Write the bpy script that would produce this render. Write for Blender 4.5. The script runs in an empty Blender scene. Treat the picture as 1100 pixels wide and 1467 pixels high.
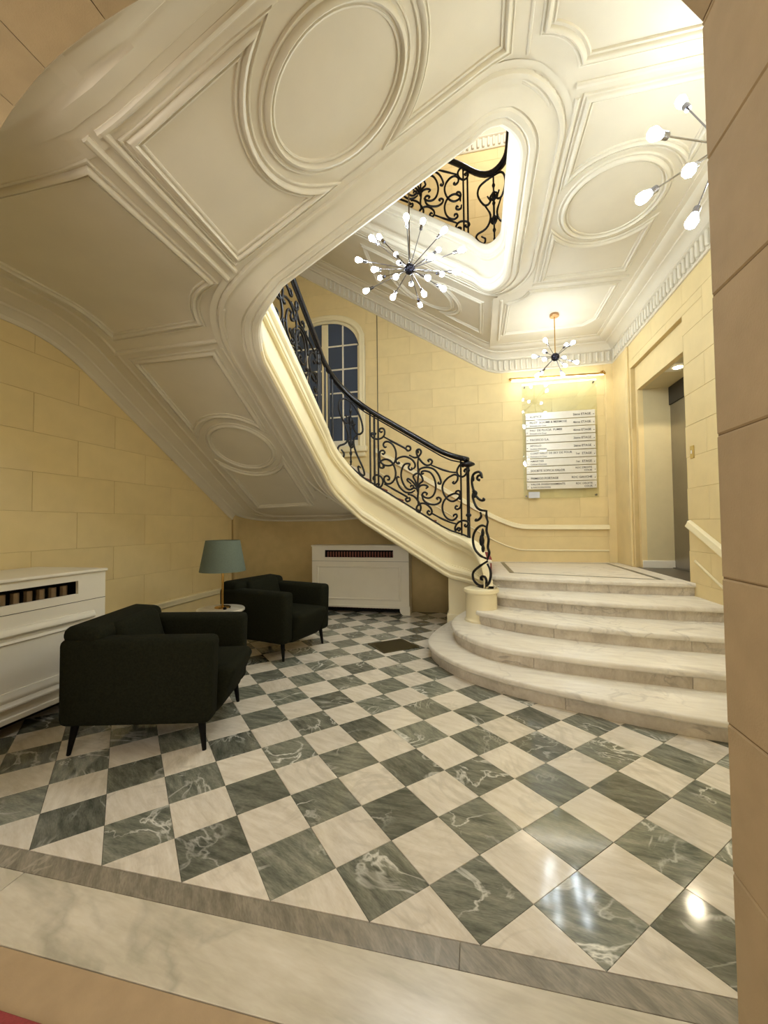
import bpy, bmesh, math, random
from mathutils import Vector, Matrix
random.seed(7)
SC = bpy.context.scene
COL = SC.collection

# ------------------------------------------------------------------ camera
CAM = Vector((0.6882, -1.2814, 1.2432))
F_PX, YAW, PITCH, ROLL = 586.63, -0.2215, 0.0325, -0.0096
fw = Vector((math.sin(YAW)*math.cos(PITCH), math.cos(YAW)*math.cos(PITCH), math.sin(PITCH)))
r0 = Vector((math.cos(YAW), -math.sin(YAW), 0)); u0 = r0.cross(fw)
CR = r0*math.cos(ROLL) + u0*math.sin(ROLL); CU = -r0*math.sin(ROLL) + u0*math.cos(ROLL)
cd = bpy.data.cameras.new('camera'); cam = bpy.data.objects.new('camera', cd); COL.objects.link(cam)
cd.sensor_fit = 'HORIZONTAL'; cd.sensor_width = 36; cd.lens = F_PX/1100*36; cd.clip_start = .02
cam.matrix_world = Matrix(((CR.x, CU.x, -fw.x, CAM.x), (CR.y, CU.y, -fw.y, CAM.y), (CR.z, CU.z, -fw.z, CAM.z), (0, 0, 0, 1)))
SC.camera = cam
# ------------------------------------------------------------------ world, exposure
w = bpy.data.worlds.new('world'); SC.world = w; w.use_nodes = True
w.node_tree.nodes['Background'].inputs[0].default_value = (1.0, .93, .82, 1)
w.node_tree.nodes['Background'].inputs[1].default_value = .8
SC.view_settings.view_transform = 'Standard'; SC.view_settings.look = 'None'
SC.view_settings.exposure = 1.15; SC.view_settings.gamma = 1.0; SC.view_settings.use_curve_mapping = False
try:
    SC.cycles.use_denoising = True
    SC.cycles.max_bounces = 7; SC.cycles.diffuse_bounces = 4
    SC.cycles.sample_clamp_indirect = 6.0; SC.cycles.use_adaptive_sampling = True; SC.cycles.adaptive_threshold = .05
except Exception: pass
BULB_E = 78.0          # emission strength of the bulbs in the big chandelier of the well
BULB_E2 = 40.0         # of the chandelier near the passage
BULB_E3 = 38.0         # of the small one over the landing
def lamp(name, kind, loc, energy, color, size):
    l = bpy.data.lights.new(name, kind); l.energy = energy; l.color = color; l.shadow_soft_size = size
    o = bpy.data.objects.new(name, l); o.location = loc; COL.objects.link(o); return o
lamp('passage_fill_light', 'POINT', (-.55, -2.1, 2.6), 16, (1, .95, .86), .25)      # added fill from behind the camera; no lantern stands there
lamp('upper_storey_light', 'POINT', (1.2, 4.2, 7.6), 42, (1, .95, .86), .25)          # added to light the storey above; its source is unseen

# ------------------------------------------------------------------ materials
def lin(c): return tuple(((x/255)/12.92 if x <= 10 else ((x/255+.055)/1.055)**2.4) for x in c) + (1,)
MATS = {}
def mat(name, rgb, rough=.5, metal=0., noise=0., nscale=8., var=0., bump=0., bscale=60., spec=None, rgb2=None, coat=0.):
    m = bpy.data.materials.new(name); m.use_nodes = True; nt = m.node_tree; N = nt.nodes; L = nt.links
    b = N['Principled BSDF']; c = lin(rgb)
    b.inputs['Base Color'].default_value = c; b.inputs['Roughness'].default_value = rough; b.inputs['Metallic'].default_value = metal
    if spec is not None: b.inputs['Specular IOR Level'].default_value = spec
    if coat: b.inputs['Coat Weight'].default_value = coat; b.inputs['Coat Roughness'].default_value = .08
    tc = N.new('ShaderNodeTexCoord'); src = None
    if noise or var:
        rgbn = N.new('ShaderNodeRGB'); rgbn.outputs[0].default_value = c; src = rgbn.outputs[0]
    if noise:
        n = N.new('ShaderNodeTexNoise'); n.inputs['Scale'].default_value = nscale; n.inputs['Detail'].default_value = 4
        L.new(tc.outputs['Object'], n.inputs['Vector'])
        mx = N.new('ShaderNodeMix'); mx.data_type = 'RGBA'
        c2 = lin(rgb2) if rgb2 else tuple(v*(1-noise) for v in c[:3]) + (1,)
        mr = N.new('ShaderNodeMapRange'); mr.inputs[1].default_value = .35; mr.inputs[2].default_value = .7
        L.new(n.outputs[0], mr.inputs[0]); L.new(mr.outputs[0], mx.inputs['Factor']); L.new(src, mx.inputs['A']); mx.inputs['B'].default_value = c2; src = mx.outputs['Result']
    if var:
        oi = N.new('ShaderNodeObjectInfo'); hs = N.new('ShaderNodeHueSaturation')
        mr = N.new('ShaderNodeMapRange'); mr.inputs[3].default_value = 1-var; mr.inputs[4].default_value = 1+var
        L.new(oi.outputs['Random'], mr.inputs[0]); L.new(mr.outputs[0], hs.inputs['Value']); L.new(src, hs.inputs['Color']); src = hs.outputs[0]
    if src is not None: L.new(src, b.inputs['Base Color'])
    if bump:
        n2 = N.new('ShaderNodeTexNoise'); n2.inputs['Scale'].default_value = bscale; L.new(tc.outputs['Object'], n2.inputs['Vector'])
        bp = N.new('ShaderNodeBump'); bp.inputs['Strength'].default_value = bump; bp.inputs['Distance'].default_value = .01
        L.new(n2.outputs[0], bp.inputs['Height']); L.new(bp.outputs[0], b.inputs['Normal'])
    MATS[name] = m; return m
def marble(name, base, base2, vein, vein_amt=.5, scale=3., rough=.18, veinw=.03, grain=0., var=.1):
    """polished stone: cloudy ground, streaky grain, sharp veins; every slab gets its own piece of the pattern"""
    m = bpy.data.materials.new(name); m.use_nodes = True; nt = m.node_tree; N = nt.nodes; L = nt.links; b = N['Principled BSDF']
    tc = N.new('ShaderNodeTexCoord'); oi = N.new('ShaderNodeObjectInfo')
    mul = N.new('ShaderNodeMath'); mul.operation = 'MULTIPLY'; mul.inputs[1].default_value = 57.
    L.new(oi.outputs['Random'], mul.inputs[0])
    add = N.new('ShaderNodeVectorMath'); add.operation = 'ADD'; L.new(tc.outputs['Object'], add.inputs[0]); L.new(mul.outputs[0], add.inputs[1])
    rot = N.new('ShaderNodeVectorRotate'); rot.rotation_type = 'Z_AXIS'; L.new(add.outputs[0], rot.inputs['Vector'])
    rm = N.new('ShaderNodeMath'); rm.operation = 'MULTIPLY'; rm.inputs[1].default_value = .9; L.new(oi.outputs['Random'], rm.inputs[0]); L.new(rm.outputs[0], rot.inputs['Angle'])
    V = rot.outputs[0]
    def noise(sc, det, vec, dist=0.):
        n = N.new('ShaderNodeTexNoise'); n.inputs['Scale'].default_value = sc; n.inputs['Detail'].default_value = det; n.inputs['Distortion'].default_value = dist
        L.new(vec, n.inputs['Vector']); return n.outputs[0]
    st = N.new('ShaderNodeMapping'); st.inputs['Scale'].default_value = (1., 4.5, 1.); L.new(V, st.inputs[0])
    g1 = noise(scale*2.2, 8, st.outputs[0], .35)
    mr = N.new('ShaderNodeMapRange'); mr.inputs[1].default_value = .3; mr.inputs[2].default_value = .72; L.new(g1, mr.inputs[0])
    mx = N.new('ShaderNodeMix'); mx.data_type = 'RGBA'; mx.inputs['A'].default_value = lin(base); mx.inputs['B'].default_value = lin(base2); L.new(mr.outputs[0], mx.inputs['Factor'])
    g2 = noise(scale*14, 6, st.outputs[0], .3)
    mg = N.new('ShaderNodeMix'); mg.data_type = 'RGBA'; mg.blend_type = 'OVERLAY'; mg.inputs['Factor'].default_value = grain
    L.new(mx.outputs['Result'], mg.inputs['A']); L.new(g2, mg.inputs['B'])
    # veins: thin band around the .5 level of a distorted noise
    nv = noise(scale*.9, 5, V, 1.6)
    s = N.new('ShaderNodeMath'); s.operation = 'SUBTRACT'; s.inputs[1].default_value = .5; L.new(nv, s.inputs[0])
    a = N.new('ShaderNodeMath'); a.operation = 'ABSOLUTE'; L.new(s.outputs[0], a.inputs[0])
    vr = N.new('ShaderNodeMapRange'); vr.inputs[1].default_value = 0; vr.inputs[2].default_value = veinw; vr.inputs[3].default_value = 1; vr.inputs[4].default_value = 0; L.new(a.outputs[0], vr.inputs[0])
    patch = noise(scale*.8, 2, V); pr = N.new('ShaderNodeMapRange'); pr.inputs[1].default_value = .44; pr.inputs[2].default_value = .62; L.new(patch, pr.inputs[0])
    pm = N.new('ShaderNodeMath'); pm.operation = 'MULTIPLY'; L.new(vr.outputs[0], pm.inputs[0]); L.new(pr.outputs[0], pm.inputs[1])
    pm2 = N.new('ShaderNodeMath'); pm2.operation = 'MULTIPLY'; pm2.inputs[1].default_value = vein_amt; L.new(pm.outputs[0], pm2.inputs[0])
    mv = N.new('ShaderNodeMix'); mv.data_type = 'RGBA'; mv.inputs['B'].default_value = lin(vein); L.new(pm2.outputs[0], mv.inputs['Factor']); L.new(mg.outputs['Result'], mv.inputs['A'])
    hs = N.new('ShaderNodeHueSaturation'); vm = N.new('ShaderNodeMapRange'); vm.inputs[3].default_value = 1-var; vm.inputs[4].default_value = 1+var
    wn = N.new('ShaderNodeTexWhiteNoise'); wn.noise_dimensions = '1D'; L.new(mul.outputs[0], wn.inputs['W']); L.new(wn.outputs[0], vm.inputs[0])
    L.new(vm.outputs[0], hs.inputs['Value']); L.new(mv.outputs['Result'], hs.inputs['Color']); L.new(hs.outputs[0], b.inputs['Base Color'])
    b.inputs['Roughness'].default_value = rough
    MATS[name] = m; return m
def emit(name, rgb, strength):
    m = bpy.data.materials.new(name); m.use_nodes = True; N = m.node_tree.nodes; N.remove(N['Principled BSDF'])
    e = N.new('ShaderNodeEmission'); e.inputs[0].default_value = tuple(rgb)+(1,); e.inputs[1].default_value = strength
    m.node_tree.links.new(e.outputs[0], N['Material Output'].inputs[0]); MATS[name] = m; return m
def glass(name, tint=(.9, 1, .95), fac=.12, tcol=None):
    m = bpy.data.materials.new(name); m.use_nodes = True; N = m.node_tree.nodes; L = m.node_tree.links; N.remove(N['Principled BSDF'])
    t = N.new('ShaderNodeBsdfTransparent'); t.inputs[0].default_value = tuple(tint)+(1,)
    g = N.new('ShaderNodeBsdfGlossy'); g.inputs['Roughness'].default_value = .03
    mx = N.new('ShaderNodeMixShader'); mx.inputs[0].default_value = fac; L.new(t.outputs[0], mx.inputs[1]); L.new(g.outputs[0], mx.inputs[2]); L.new(mx.outputs[0], N['Material Output'].inputs[0])
    MATS[name] = m; return m

mat('wall', (233, 211, 157), .7, noise=.07, nscale=5, var=.02, bump=.04, bscale=120)
mat('wall_joint', (205, 182, 130), .8, noise=.1)
mat('wall_plain', (233, 211, 157), .7, noise=.07, nscale=5, bump=.03)
mat('trim', (240, 227, 188), .45, noise=.04, nscale=6)
mat('plaster', (225, 217, 198), .6, noise=.05, nscale=4, bump=.02, bscale=40)
mat('plaster_mould', (228, 221, 203), .5, noise=.05, nscale=5)
mat('passage_stone', (192, 170, 134), .8, noise=.12, nscale=9, var=.04, bump=.12, bscale=160)
mat('passage_joint', (130, 110, 78), .9, noise=.1)
mat('white_paint', (236, 230, 214), .4, noise=.03, nscale=6)
mat('iron', (16, 14, 17), .4, metal=.3, noise=.3, nscale=30)
mat('handrail', (16, 14, 18), .25, metal=.2, noise=.2, nscale=20)
mat('fabric', (33, 34, 23), .95, noise=.35, nscale=90, bump=.25, bscale=400, spec=.1)
mat('black_leg', (9, 8, 7), .6, noise=.2, spec=.15)
mat('brass', (205, 165, 95), .25, metal=1., noise=.1, nscale=20)
mat('copper', (190, 150, 110), .3, metal=1., noise=.1)
mat('chrome', (150, 150, 160), .18, metal=1., noise=.1)
mat('gunmetal', (60, 60, 72), .25, metal=1., noise=.2)
mat('steel', (165, 160, 152), .3, metal=1., noise=.12, nscale=3)
mat('dark_steel', (70, 66, 60), .45, metal=.7, noise=.15)
mat('shade', (100, 111, 97), .85, noise=.1, nscale=80)
mat('shade_in', (225, 215, 190), .8, noise=.05)
mat('radiator', (160, 136, 104), .5, metal=.3, noise=.3, nscale=12)
mat('radiator_red', (150, 92, 78), .5, metal=.2, noise=.3, nscale=12)
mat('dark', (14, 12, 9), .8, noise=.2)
mat('grate', (92, 82, 48), .4, metal=.6, noise=.3, nscale=60)
mat('carpet', (150, 62, 60), .95, noise=.2, nscale=150, bump=.2, bscale=500)
mat('recess_floor', (96, 88, 76), .4, noise=.2, nscale=20)
mat('recess_wall', (214, 200, 158), .6, noise=.05)
mat('plate', (226, 222, 212), .3, metal=.25, noise=.04, nscale=20)
mat('ink', (46, 42, 40), .6, noise=.1)
mat('paper', (214, 216, 222), .7, noise=.03)
mat('petal', (246, 244, 232), .4, noise=.03)
mat('beige_floor', (176, 152, 118), .6, noise=.12, nscale=14, bump=.05, bscale=200)
mat('grout', (92, 86, 70), .8, noise=.2)
mat('switch', (206, 176, 96), .35, metal=.6, noise=.05)
mat('baseboard', (90, 58, 40), .6, noise=.2)
mat('night_glass', (66, 80, 104), .12, noise=.15, nscale=2)
glass('board_glass', (.962, .985, .966), .10)
mat('night', (34, 44, 62), .6, noise=.3, nscale=1.2)
marble('green_marble', (136, 136, 122), (82, 86, 76), (216, 214, 204), .9, 3.2, .09, .024, .55, .30)
marble('white_marble', (228, 220, 206), (206, 196, 178), (176, 168, 152), .5, 3.0, .10, .05, .22, .06)
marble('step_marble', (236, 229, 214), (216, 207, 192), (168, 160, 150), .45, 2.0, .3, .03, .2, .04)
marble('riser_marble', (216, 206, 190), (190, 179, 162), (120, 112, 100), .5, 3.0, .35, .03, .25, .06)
marble('grey_marble', (150, 142, 126), (112, 106, 92), (190, 182, 165), .4, 3.0, .25, .03, .4, .08)
marble('slab_marble', (216, 208, 190), (186, 178, 156), (130, 128, 112), .5, 1.2, .25, .05, .2, .03)
marble('inlay_marble', (120, 116, 100), (92, 90, 76), (170, 165, 150), .3, 4., .3, .03, .3, .05)
emit('bulb', (.84, .94, 1.0), BULB_E); emit('bulb_small', (.84, .94, 1.0), BULB_E2); emit('bulb_landing', (.84, .94, 1.0), BULB_E3)
emit('strip', (1., .95, .8), 16.)
emit('downlight', (1., .85, .5), 14.)

# ------------------------------------------------------------------ mesh helpers
def link(o, parent=None):
    COL.objects.link(o)
    if parent is not None: o.parent = parent
    return o
def tag(o, label=None, cat=None, group=None, kind=None):
    if label: o['label'] = label
    if cat: o['category'] = cat
    if group: o['group'] = group
    if kind: o['kind'] = kind
    return o
def thing(name, loc, label, cat, group=None, rz=0., kind=None):
    o = bpy.data.objects.new(name, None); o.empty_display_size = .1; o.location = loc; o.rotation_euler.z = rz
    link(o); return tag(o, label, cat, group, kind)
def me_py(name, v, f, m, smooth=False):
    me = bpy.data.meshes.new(name); me.from_pydata([tuple(p) for p in v], [], f); me.update()
    if m: me.materials.append(MATS[m])
    if smooth: me.polygons.foreach_set('use_smooth', [True]*len(me.polygons))
    return me
class MB:
    """collects shapes; build() links them as one mesh object"""
    def __init__(s): s.v = []; s.f = []
    def add(s, v, f):
        n = len(s.v); s.v += [Vector(p) for p in v]; s.f += [tuple(i+n for i in q) for q in f]; return s
    def box(s, x0, x1, y0, y1, z0, z1, bev=0.):
        if bev <= 0:
            return s.add([(x, y, z) for x in (x0, x1) for y in (y0, y1) for z in (z0, z1)],
                         [(0, 1, 3, 2), (4, 6, 7, 5), (0, 4, 5, 1), (2, 3, 7, 6), (0, 2, 6, 4), (1, 5, 7, 3)])
        bm = bmesh.new(); bmesh.ops.create_cube(bm, size=1)
        for q in bm.verts: q.co = Vector(((x0+x1)/2+q.co.x*(x1-x0), (y0+y1)/2+q.co.y*(y1-y0), (z0+z1)/2+q.co.z*(z1-z0)))
        bmesh.ops.bevel(bm, geom=bm.edges[:], offset=bev, segments=1 if bev < .012 else 3, profile=.5, affect='EDGES')
        return s.bm(bm)
    def bm(s, bm):
        bm.verts.ensure_lookup_table(); bm.verts.index_update()
        s.add([q.co.copy() for q in bm.verts], [tuple(q.index for q in p.verts) for p in bm.faces]); bm.free(); return s
    def lathe(s, prof, n=20, c=(0, 0, 0)):
        k = len(prof); v = []; f = []
        for i in range(n):
            a = 2*math.pi*i/n
            for r, z in prof: v.append((c[0]+r*math.cos(a), c[1]+r*math.sin(a), c[2]+z))
        for i in range(n):
            j = (i+1) % n
            for q in range(k-1): f.append((i*k+q, j*k+q, j*k+q+1, i*k+q+1))
        f.append(tuple(i*k+k-1 for i in range(n))); f.append(tuple(i*k for i in reversed(range(n))))
        return s.add(v, f)
    def tube(s, pts, r, n=6, closed=False, flat=1.):
        pts = [Vector(p) for p in pts]; m = len(pts); v = []; f = []
        rr = r if isinstance(r, (list, tuple)) else [r]*m
        T = []
        for i in range(m):
            a = pts[(i-1) % m] if (closed or i > 0) else pts[i]; b = pts[(i+1) % m] if (closed or i < m-1) else pts[i]
            d = b-a; T.append(d.normalized() if d.length > 1e-9 else Vector((0, 0, 1)))
        N = T[0].cross(Vector((0, 0, 1)));
        if N.length < 1e-3: N = T[0].cross(Vector((1, 0, 0)))
        N.normalize()
        for i in range(m):
            N = N - T[i]*N.dot(T[i]); N = N.normalized() if N.length > 1e-6 else T[i].orthogonal().normalized(); B = T[i].cross(N)
            for k in range(n):
                a = 2*math.pi*k/n; v.append(pts[i]+(N*math.cos(a)+B*math.sin(a)*flat)*rr[i])
        for i in range(m if closed else m-1):
            j = (i+1) % m
            for k in range(n): f.append((i*n+k, i*n+(k+1) % n, j*n+(k+1) % n, j*n+k))
        if not closed: f.append(tuple(reversed(range(n)))); f.append(tuple((m-1)*n+k for k in range(n)))
        return s.add(v, f)
    def rod(s, a, b, r, n=8): return s.tube([a, b], r, n)
    def prism(s, poly, z0, z1):
        n = len(poly); v = [(x, y, z0) for x, y in poly]+[(x, y, z1) for x, y in poly]
        f = [(i, (i+1) % n, n+(i+1) % n, n+i) for i in range(n)]+[tuple(reversed(range(n))), tuple(range(n, 2*n))]
        return s.add(v, f)
    def grid(s, rows, flip=False):
        m = len(rows); n = len(rows[0]); v = [p for r in rows for p in r]
        f = [(i*n+j, i*n+j+1, (i+1)*n+j+1, (i+1)*n+j) for i in range(m-1) for j in range(n-1)]
        if flip: f = [tuple(reversed(q)) for q in f]
        return s.add(v, f)
    def sweep(s, path, prof, nrm, closed=False, caps=True):
        """sweep an (across, out) profile along path with mitred corners; nrm: a vector or one per point"""
        path = [Vector(p) for p in path]; m = len(path); k = len(prof); v = []; f = []
        for i in range(m):
            n = (nrm[i] if isinstance(nrm, list) else nrm)
            a = path[i]-path[i-1] if (i > 0 or closed) else path[1]-path[0]
            b = path[(i+1) % m]-path[i] if (i < m-1 or closed) else a
            a = (a-n*a.dot(n)).normalized(); b = (b-n*b.dot(n)).normalized()
            t = a+b; t = t.normalized() if t.length > 1e-6 else a
            sd = t.cross(n); c = max(.35, t.dot(a)); sc = 1/c
            for x, y in prof: v.append(path[i]+sd*(x*sc)+n*y)
        for i in range(m if closed else m-1):
            j = (i+1) % m
            for q in range(k-1): f.append((i*k+q, i*k+q+1, j*k+q+1, j*k+q))
        if not closed and caps: f.append(tuple(range(k))); f.append(tuple((m-1)*k+q for q in reversed(range(k))))
        return s.add(v, f)
    def mesh(s, name, m, smooth=False, fix=True):
        bm = bmesh.new(); vs = [bm.verts.new(p) for p in s.v]
        for q in s.f:
            try: bm.faces.new([vs[i] for i in q])
            except ValueError: pass
        if fix: bmesh.ops.recalc_face_normals(bm, faces=bm.faces[:])
        me = bpy.data.meshes.new(name); bm.to_mesh(me); bm.free(); me.materials.append(MATS[m])
        if smooth is True: me.polygons.foreach_set('use_smooth', [True]*len(me.polygons))
        elif smooth: # angle
            me.polygons.foreach_set('use_smooth', [True]*len(me.polygons)); me.set_sharp_from_angle(angle=math.radians(smooth))
        return me
    def build(s, name, m, parent=None, smooth=False, fix=True):
        o = bpy.data.objects.new(name, s.mesh(name, m, smooth, fix)); return link(o, parent)
def inst(name, me, parent=None, loc=(0, 0, 0), rz=0.):
    o = bpy.data.objects.new(name, me); o.location = loc; o.rotation_euler.z = rz; return link(o, parent)
def struct(o): o['kind'] = 'structure'; return o
def catmull(pts, k=6, closed=False):
    P = [Vector(p) for p in pts]; n = len(P); out = []
    if n < 3: return P
    for i in range(n if closed else n-1):
        a = P[i-1] if (i > 0 or closed) else P[0]*2-P[1]; b = P[i]; c = P[(i+1) % n]; d = P[(i+2) % n] if (closed or i+2 < n) else P[-1]*2-P[-2]
        for j in range(k):
            t = j/k; out.append(.5*((2*b)+(c-a)*t+(2*a-5*b+4*c-d)*t*t+(3*b-a-3*c+d)*t**3))
    if not closed: out.append(P[-1])
    return out
def sst(a, b, x): t = min(1, max(0, (x-a)/(b-a))); return t*t*(3-2*t)
def smin(a, b, k=.08):
    h = max(k-abs(a-b), 0)/k; return min(a, b)-h*h*k*.25
def smax(a, b, k=.08): return -smin(-a, -b, k)

# ------------------------------------------------------------------ plan of the place (metres)
XL, XR, YF, YB = -2.72, 2.78, -0.10, 5.56       # walls of the stair hall
YU = 4.65                                       # wall under the stairs
WX0, WX1, WY0, WY1 = -1.05, 1.05, 1.50, 3.65    # stair well
ZC = 4.05; ZTOP = 8.5; ZL = .645                # ceiling under the gallery, top storey, landing
# ------------------------------------------------------------------ heights of the sloping soffits
def f3(y): return 2.139+.575*(2.73-y)+.05
def f4(x): return 3.535+.566*(x-.134)+.05
def zs(x, y):
    """underside of the stairs coming towards the passage, of the corner landing, of the flight over the arch and of the gallery"""
    if x > .9 and y > 1.3: return ZC
    a = smax(smin(f3(y), 2.95, .16), 1.40, .16); k = sst(-1.05, -.7, x) if y < 2.6 else 0.; a = a*(1-k)+2.95*k
    return smin(a+max(0., smax(0., f4(x)-2.95, .12)), ZC, .12)
def zs5(x, y): return smax(ZC, 4.22+.635*(.7-x), .12)
def zup2(x): return 1.028+.635*(.566-x)
def well_sd(x, y, R=.35):
    cx, cy = (WX0+WX1)/2, (WY0+WY1)/2; hx, hy = (WX1-WX0)/2-R, (WY1-WY0)/2-R
    qx, qy = abs(x-cx)-hx, abs(y-cy)-hy
    return math.hypot(max(qx, 0), max(qy, 0))+min(max(qx, qy), 0)-R

# ------------------------------------------------------------------ floor
fl = struct(MB().box(-3.2, 3.6, -.10, 5.9, -.30, -.021).build('floor', 'grout'))
MB().box(-4, 3.6, -.3, -.021, -.30, -.0215).build('underlay', 'grout', fl)
D = .34; J = .0011
def tile_mesh(name, m, pts):
    c = Vector((sum(p[0] for p in pts)/len(pts), sum(p[1] for p in pts)/len(pts)))
    ins = lambda k: [(p[0]+(c.x-p[0])*k, p[1]+(c.y-p[1])*k) for p in pts]
    n = len(pts); a = ins(.006); b = ins(.014)
    v = [(x, y, -.02) for x, y in a]+[(x, y, -.0012) for x, y in a]+[(x, y, 0) for x, y in b]
    f = [(i, (i+1) % n, n+(i+1) % n, n+i) for i in range(n)]+[(n+i, n+(i+1) % n, 2*n+(i+1) % n, 2*n+i) for i in range(n)]+[tuple(range(2*n, 3*n))]
    return me_py(name, v, f, m)
h = D/2
dia = [(-h, 0), (0, -h), (h, 0), (0, h)]; tri = [(-h, 0), (h, 0), (0, h)]
T_dark = tile_mesh('tile_dark', 'green_marble', dia); T_white = tile_mesh('tile_white', 'white_marble', dia); T_tri = tile_mesh('tile_half', 'white_marble', tri)
S1 = [(.47, 3.80), (.33, 3.45), (.235, 3.05), (.21, 2.752), (.25, 2.535), (.384, 2.275), (.598, 2.03), (.822, 1.868), (1.068, 1.738), (1.288, 1.645), (1.6, 1.52), (1.881, 1.437), (2.1, 1.395), (2.4, 1.36), (2.78, 1.34)]
S2 = [(.56, 3.60), (.47, 3.30), (.425, 3.05), (.432, 2.85), (.494, 2.586), (.674, 2.306), (.895, 2.138), (1.231, 2.015), (1.533, 1.94), (1.8, 1.89), (2.077, 1.845), (2.4, 1.80), (2.78, 1.78)]
S3 = [(.66, 3.15), (.66, 2.98), (.705, 2.865), (.933, 2.675), (1.312, 2.483), (1.661, 2.388), (1.982, 2.318), (2.454, 2.252), (2.78, 2.23)]
S4 = [(.80, 3.36), (.865, 3.207), (1.12, 3.07), (1.397, 2.965), (1.65, 2.885), (2.159, 2.79), (2.5, 2.764), (2.78, 2.76)]
S5 = [(.80, 3.72), (.884, 3.62), (1.4, 3.485), (1.937, 3.39), (2.3, 3.345), (2.78, 3.33)]
STEPS = [S1, S2, S3, S4, S5]
def step_y(x, S):
    for (a, b), (c, d) in zip(S[3:], S[4:]):
        if a <= x <= c: return b+(d-b)*(x-a)/(c-a)
    return 99
def in_view(p, mrg=40):
    d = Vector(p)-CAM; z = d.dot(fw)
    if z < .05: return False
    x = 550+F_PX*d.dot(CR)/z; y = 733.5-F_PX*d.dot(CU)/z
    return -mrg < x < 1055 and -mrg < y < 1467+mrg
cand = []; rest = MB(); rest2 = MB()
for i2 in range(-18, 20):
    for j2 in range(0, 30):
        if (i2+j2) % 2 == 0: continue
        x, y = i2*h, j2*h                    # dark: x integer, y half; white: x half, y integer
        if not (XL-.15 < x < XR and y < YU+.1): continue
        if x > .5 and y > step_y(x, S1)+.3: continue
        if x > .4 and y > 2.6: continue
        dark = (i2 % 2 == 0)
        me = T_dark if dark else (T_tri if j2 == 0 else T_white)
        vis = in_view((x, y, 0)) and not (x > .35 and y > 3.7)
        cand.append((0 if vis else 1, (Vector((x, y, 0))-CAM).length, x, y, me, dark))
cand.sort(key=lambda c: (c[0], c[1]))
for k, (nv, dist, x, y, me, dark) in enumerate(cand):
    if k < 300: inst('tile', me, fl, (x, y, 0), 0.)
    else:
        (rest if dark else rest2).add([Vector(q.co)+Vector((x, y, 0)) for q in me.vertices], [tuple(p.vertices) for p in me.polygons])
for r, m in ((rest, 'green_marble'), (rest2, 'white_marble')):
    if r.v: o = r.build('far_tiles', m, fl, fix=False); o['kind'] = 'stuff'
# border strip, threshold slabs, passage paving
for a, b in ((-3.1, -1.35), (-1.349, .62), (.621, 2.7)): MB().box(a, b, -.082, -.002, -.02, 0, .001).build('border_slab', 'grey_marble', fl)
for a, b in ((-1.27, -.93), (-.926, 1.275)): MB().box(a, b, -.30, -.084, -.02, .0005, .001).build('threshold_slab', 'slab_marble', fl)
for a, b in ((-3., -1.303), (-1.30, 1.30), (1.303, 3.)): MB().box(a, b, -3.4, -.3025, -.02, -.001, .001).build('passage_paving', 'beige_floor', fl)
mt = MB().box(-1.25, -.33, -1.5, -.435, 0, .012, .004).build('door_mat', 'carpet')
tag(mt, 'red door mat lying on the beige passage floor', 'mat')
# metal floor grate
gr = thing('floor_grate', (-.17, 2.9, .0), 'bronze metal floor grate set among the marble tiles', 'grate', rz=math.radians(40.5))
MB().box(-.205, .205, -.18, -.165, 0, .006).box(-.205, .205, .165, .18, 0, .006).box(-.205, -.19, -.18, .18, 0, .006).box(.19, .205, -.18, .18, 0, .006).build('frame', 'grate', gr)
mb = MB()
for k in range(24): x = -.185+k*.0161; mb.box(x-.0042, x+.0042, -.165, .165, .001, .005)
for k in range(20): y = -.155+k*.0163; mb.box(-.19, .19, y-.003, y+.003, .001, .0055)
o = mb.build('lattice', 'grate', gr); o['kind'] = 'stuff'
MB().box(-.2, .2, -.175, .175, .0004, .001).build('pit_shade', 'dark', gr)  # thin dark sheet on the tiles, painting the shade below the lattice

# ------------------------------------------------------------------ walls built of stone blocks
BLK = {}
def block(parent, wdt, hgt, u, z, mk, m='wall', dep=.02, name='stone_block'):
    key = (round(wdt, 3), round(hgt, 3), m)
    if key not in BLK: BLK[key] = MB().box(-wdt/2+.0011, wdt/2-.0011, 0, dep, -hgt/2+.0011, hgt/2-.0011, .0016).mesh(name, m)
    p, rz = mk(u, z); return inst(name, BLK[key], parent, p, rz)
def sub_rect(r, h):
    a0, a1, b0, b1 = r; c0, c1, d0, d1 = h
    if c0 >= a1 or c1 <= a0 or d0 >= b1 or d1 <= b0: return [r]
    out = []
    if b0 < d0: out.append((a0, a1, b0, d0))
    if b1 > d1: out.append((a0, a1, d1, b1))
    l0, l1 = max(b0, d0), min(b1, d1)
    if a0 < c0: out.append((a0, c0, l0, l1))
    if a1 > c1: out.append((c1, a1, l0, l1))
    return out
def lay(parent, u0, u1, z0, z1, mk, zoff, ch, bl, joff, holes=(), keep=None, m='wall'):
    k = math.floor((z0-zoff)/ch)
    while zoff+k*ch < z1:
        a, b = max(z0, zoff+k*ch), min(z1, zoff+(k+1)*ch); jo = joff+(bl/2 if k % 2 else 0); i = math.floor((u0-jo)/bl)
        while jo+i*bl < u1:
            c, d = max(u0, jo+i*bl), min(u1, jo+(i+1)*bl); i += 1
            rs = [(c, d, a, b)]
            for hh in holes: rs = [q for r in rs for q in sub_rect(r, hh)]
            for c2, d2, a2, b2 in rs:
                if d2-c2 < .02 or b2-a2 < .02: continue
                if keep and not keep((c2+d2)/2, a2, b2): continue
                block(parent, d2-c2, b2-a2, (c2+d2)/2, (a2+b2)/2, mk, m)
        k += 1
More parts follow.
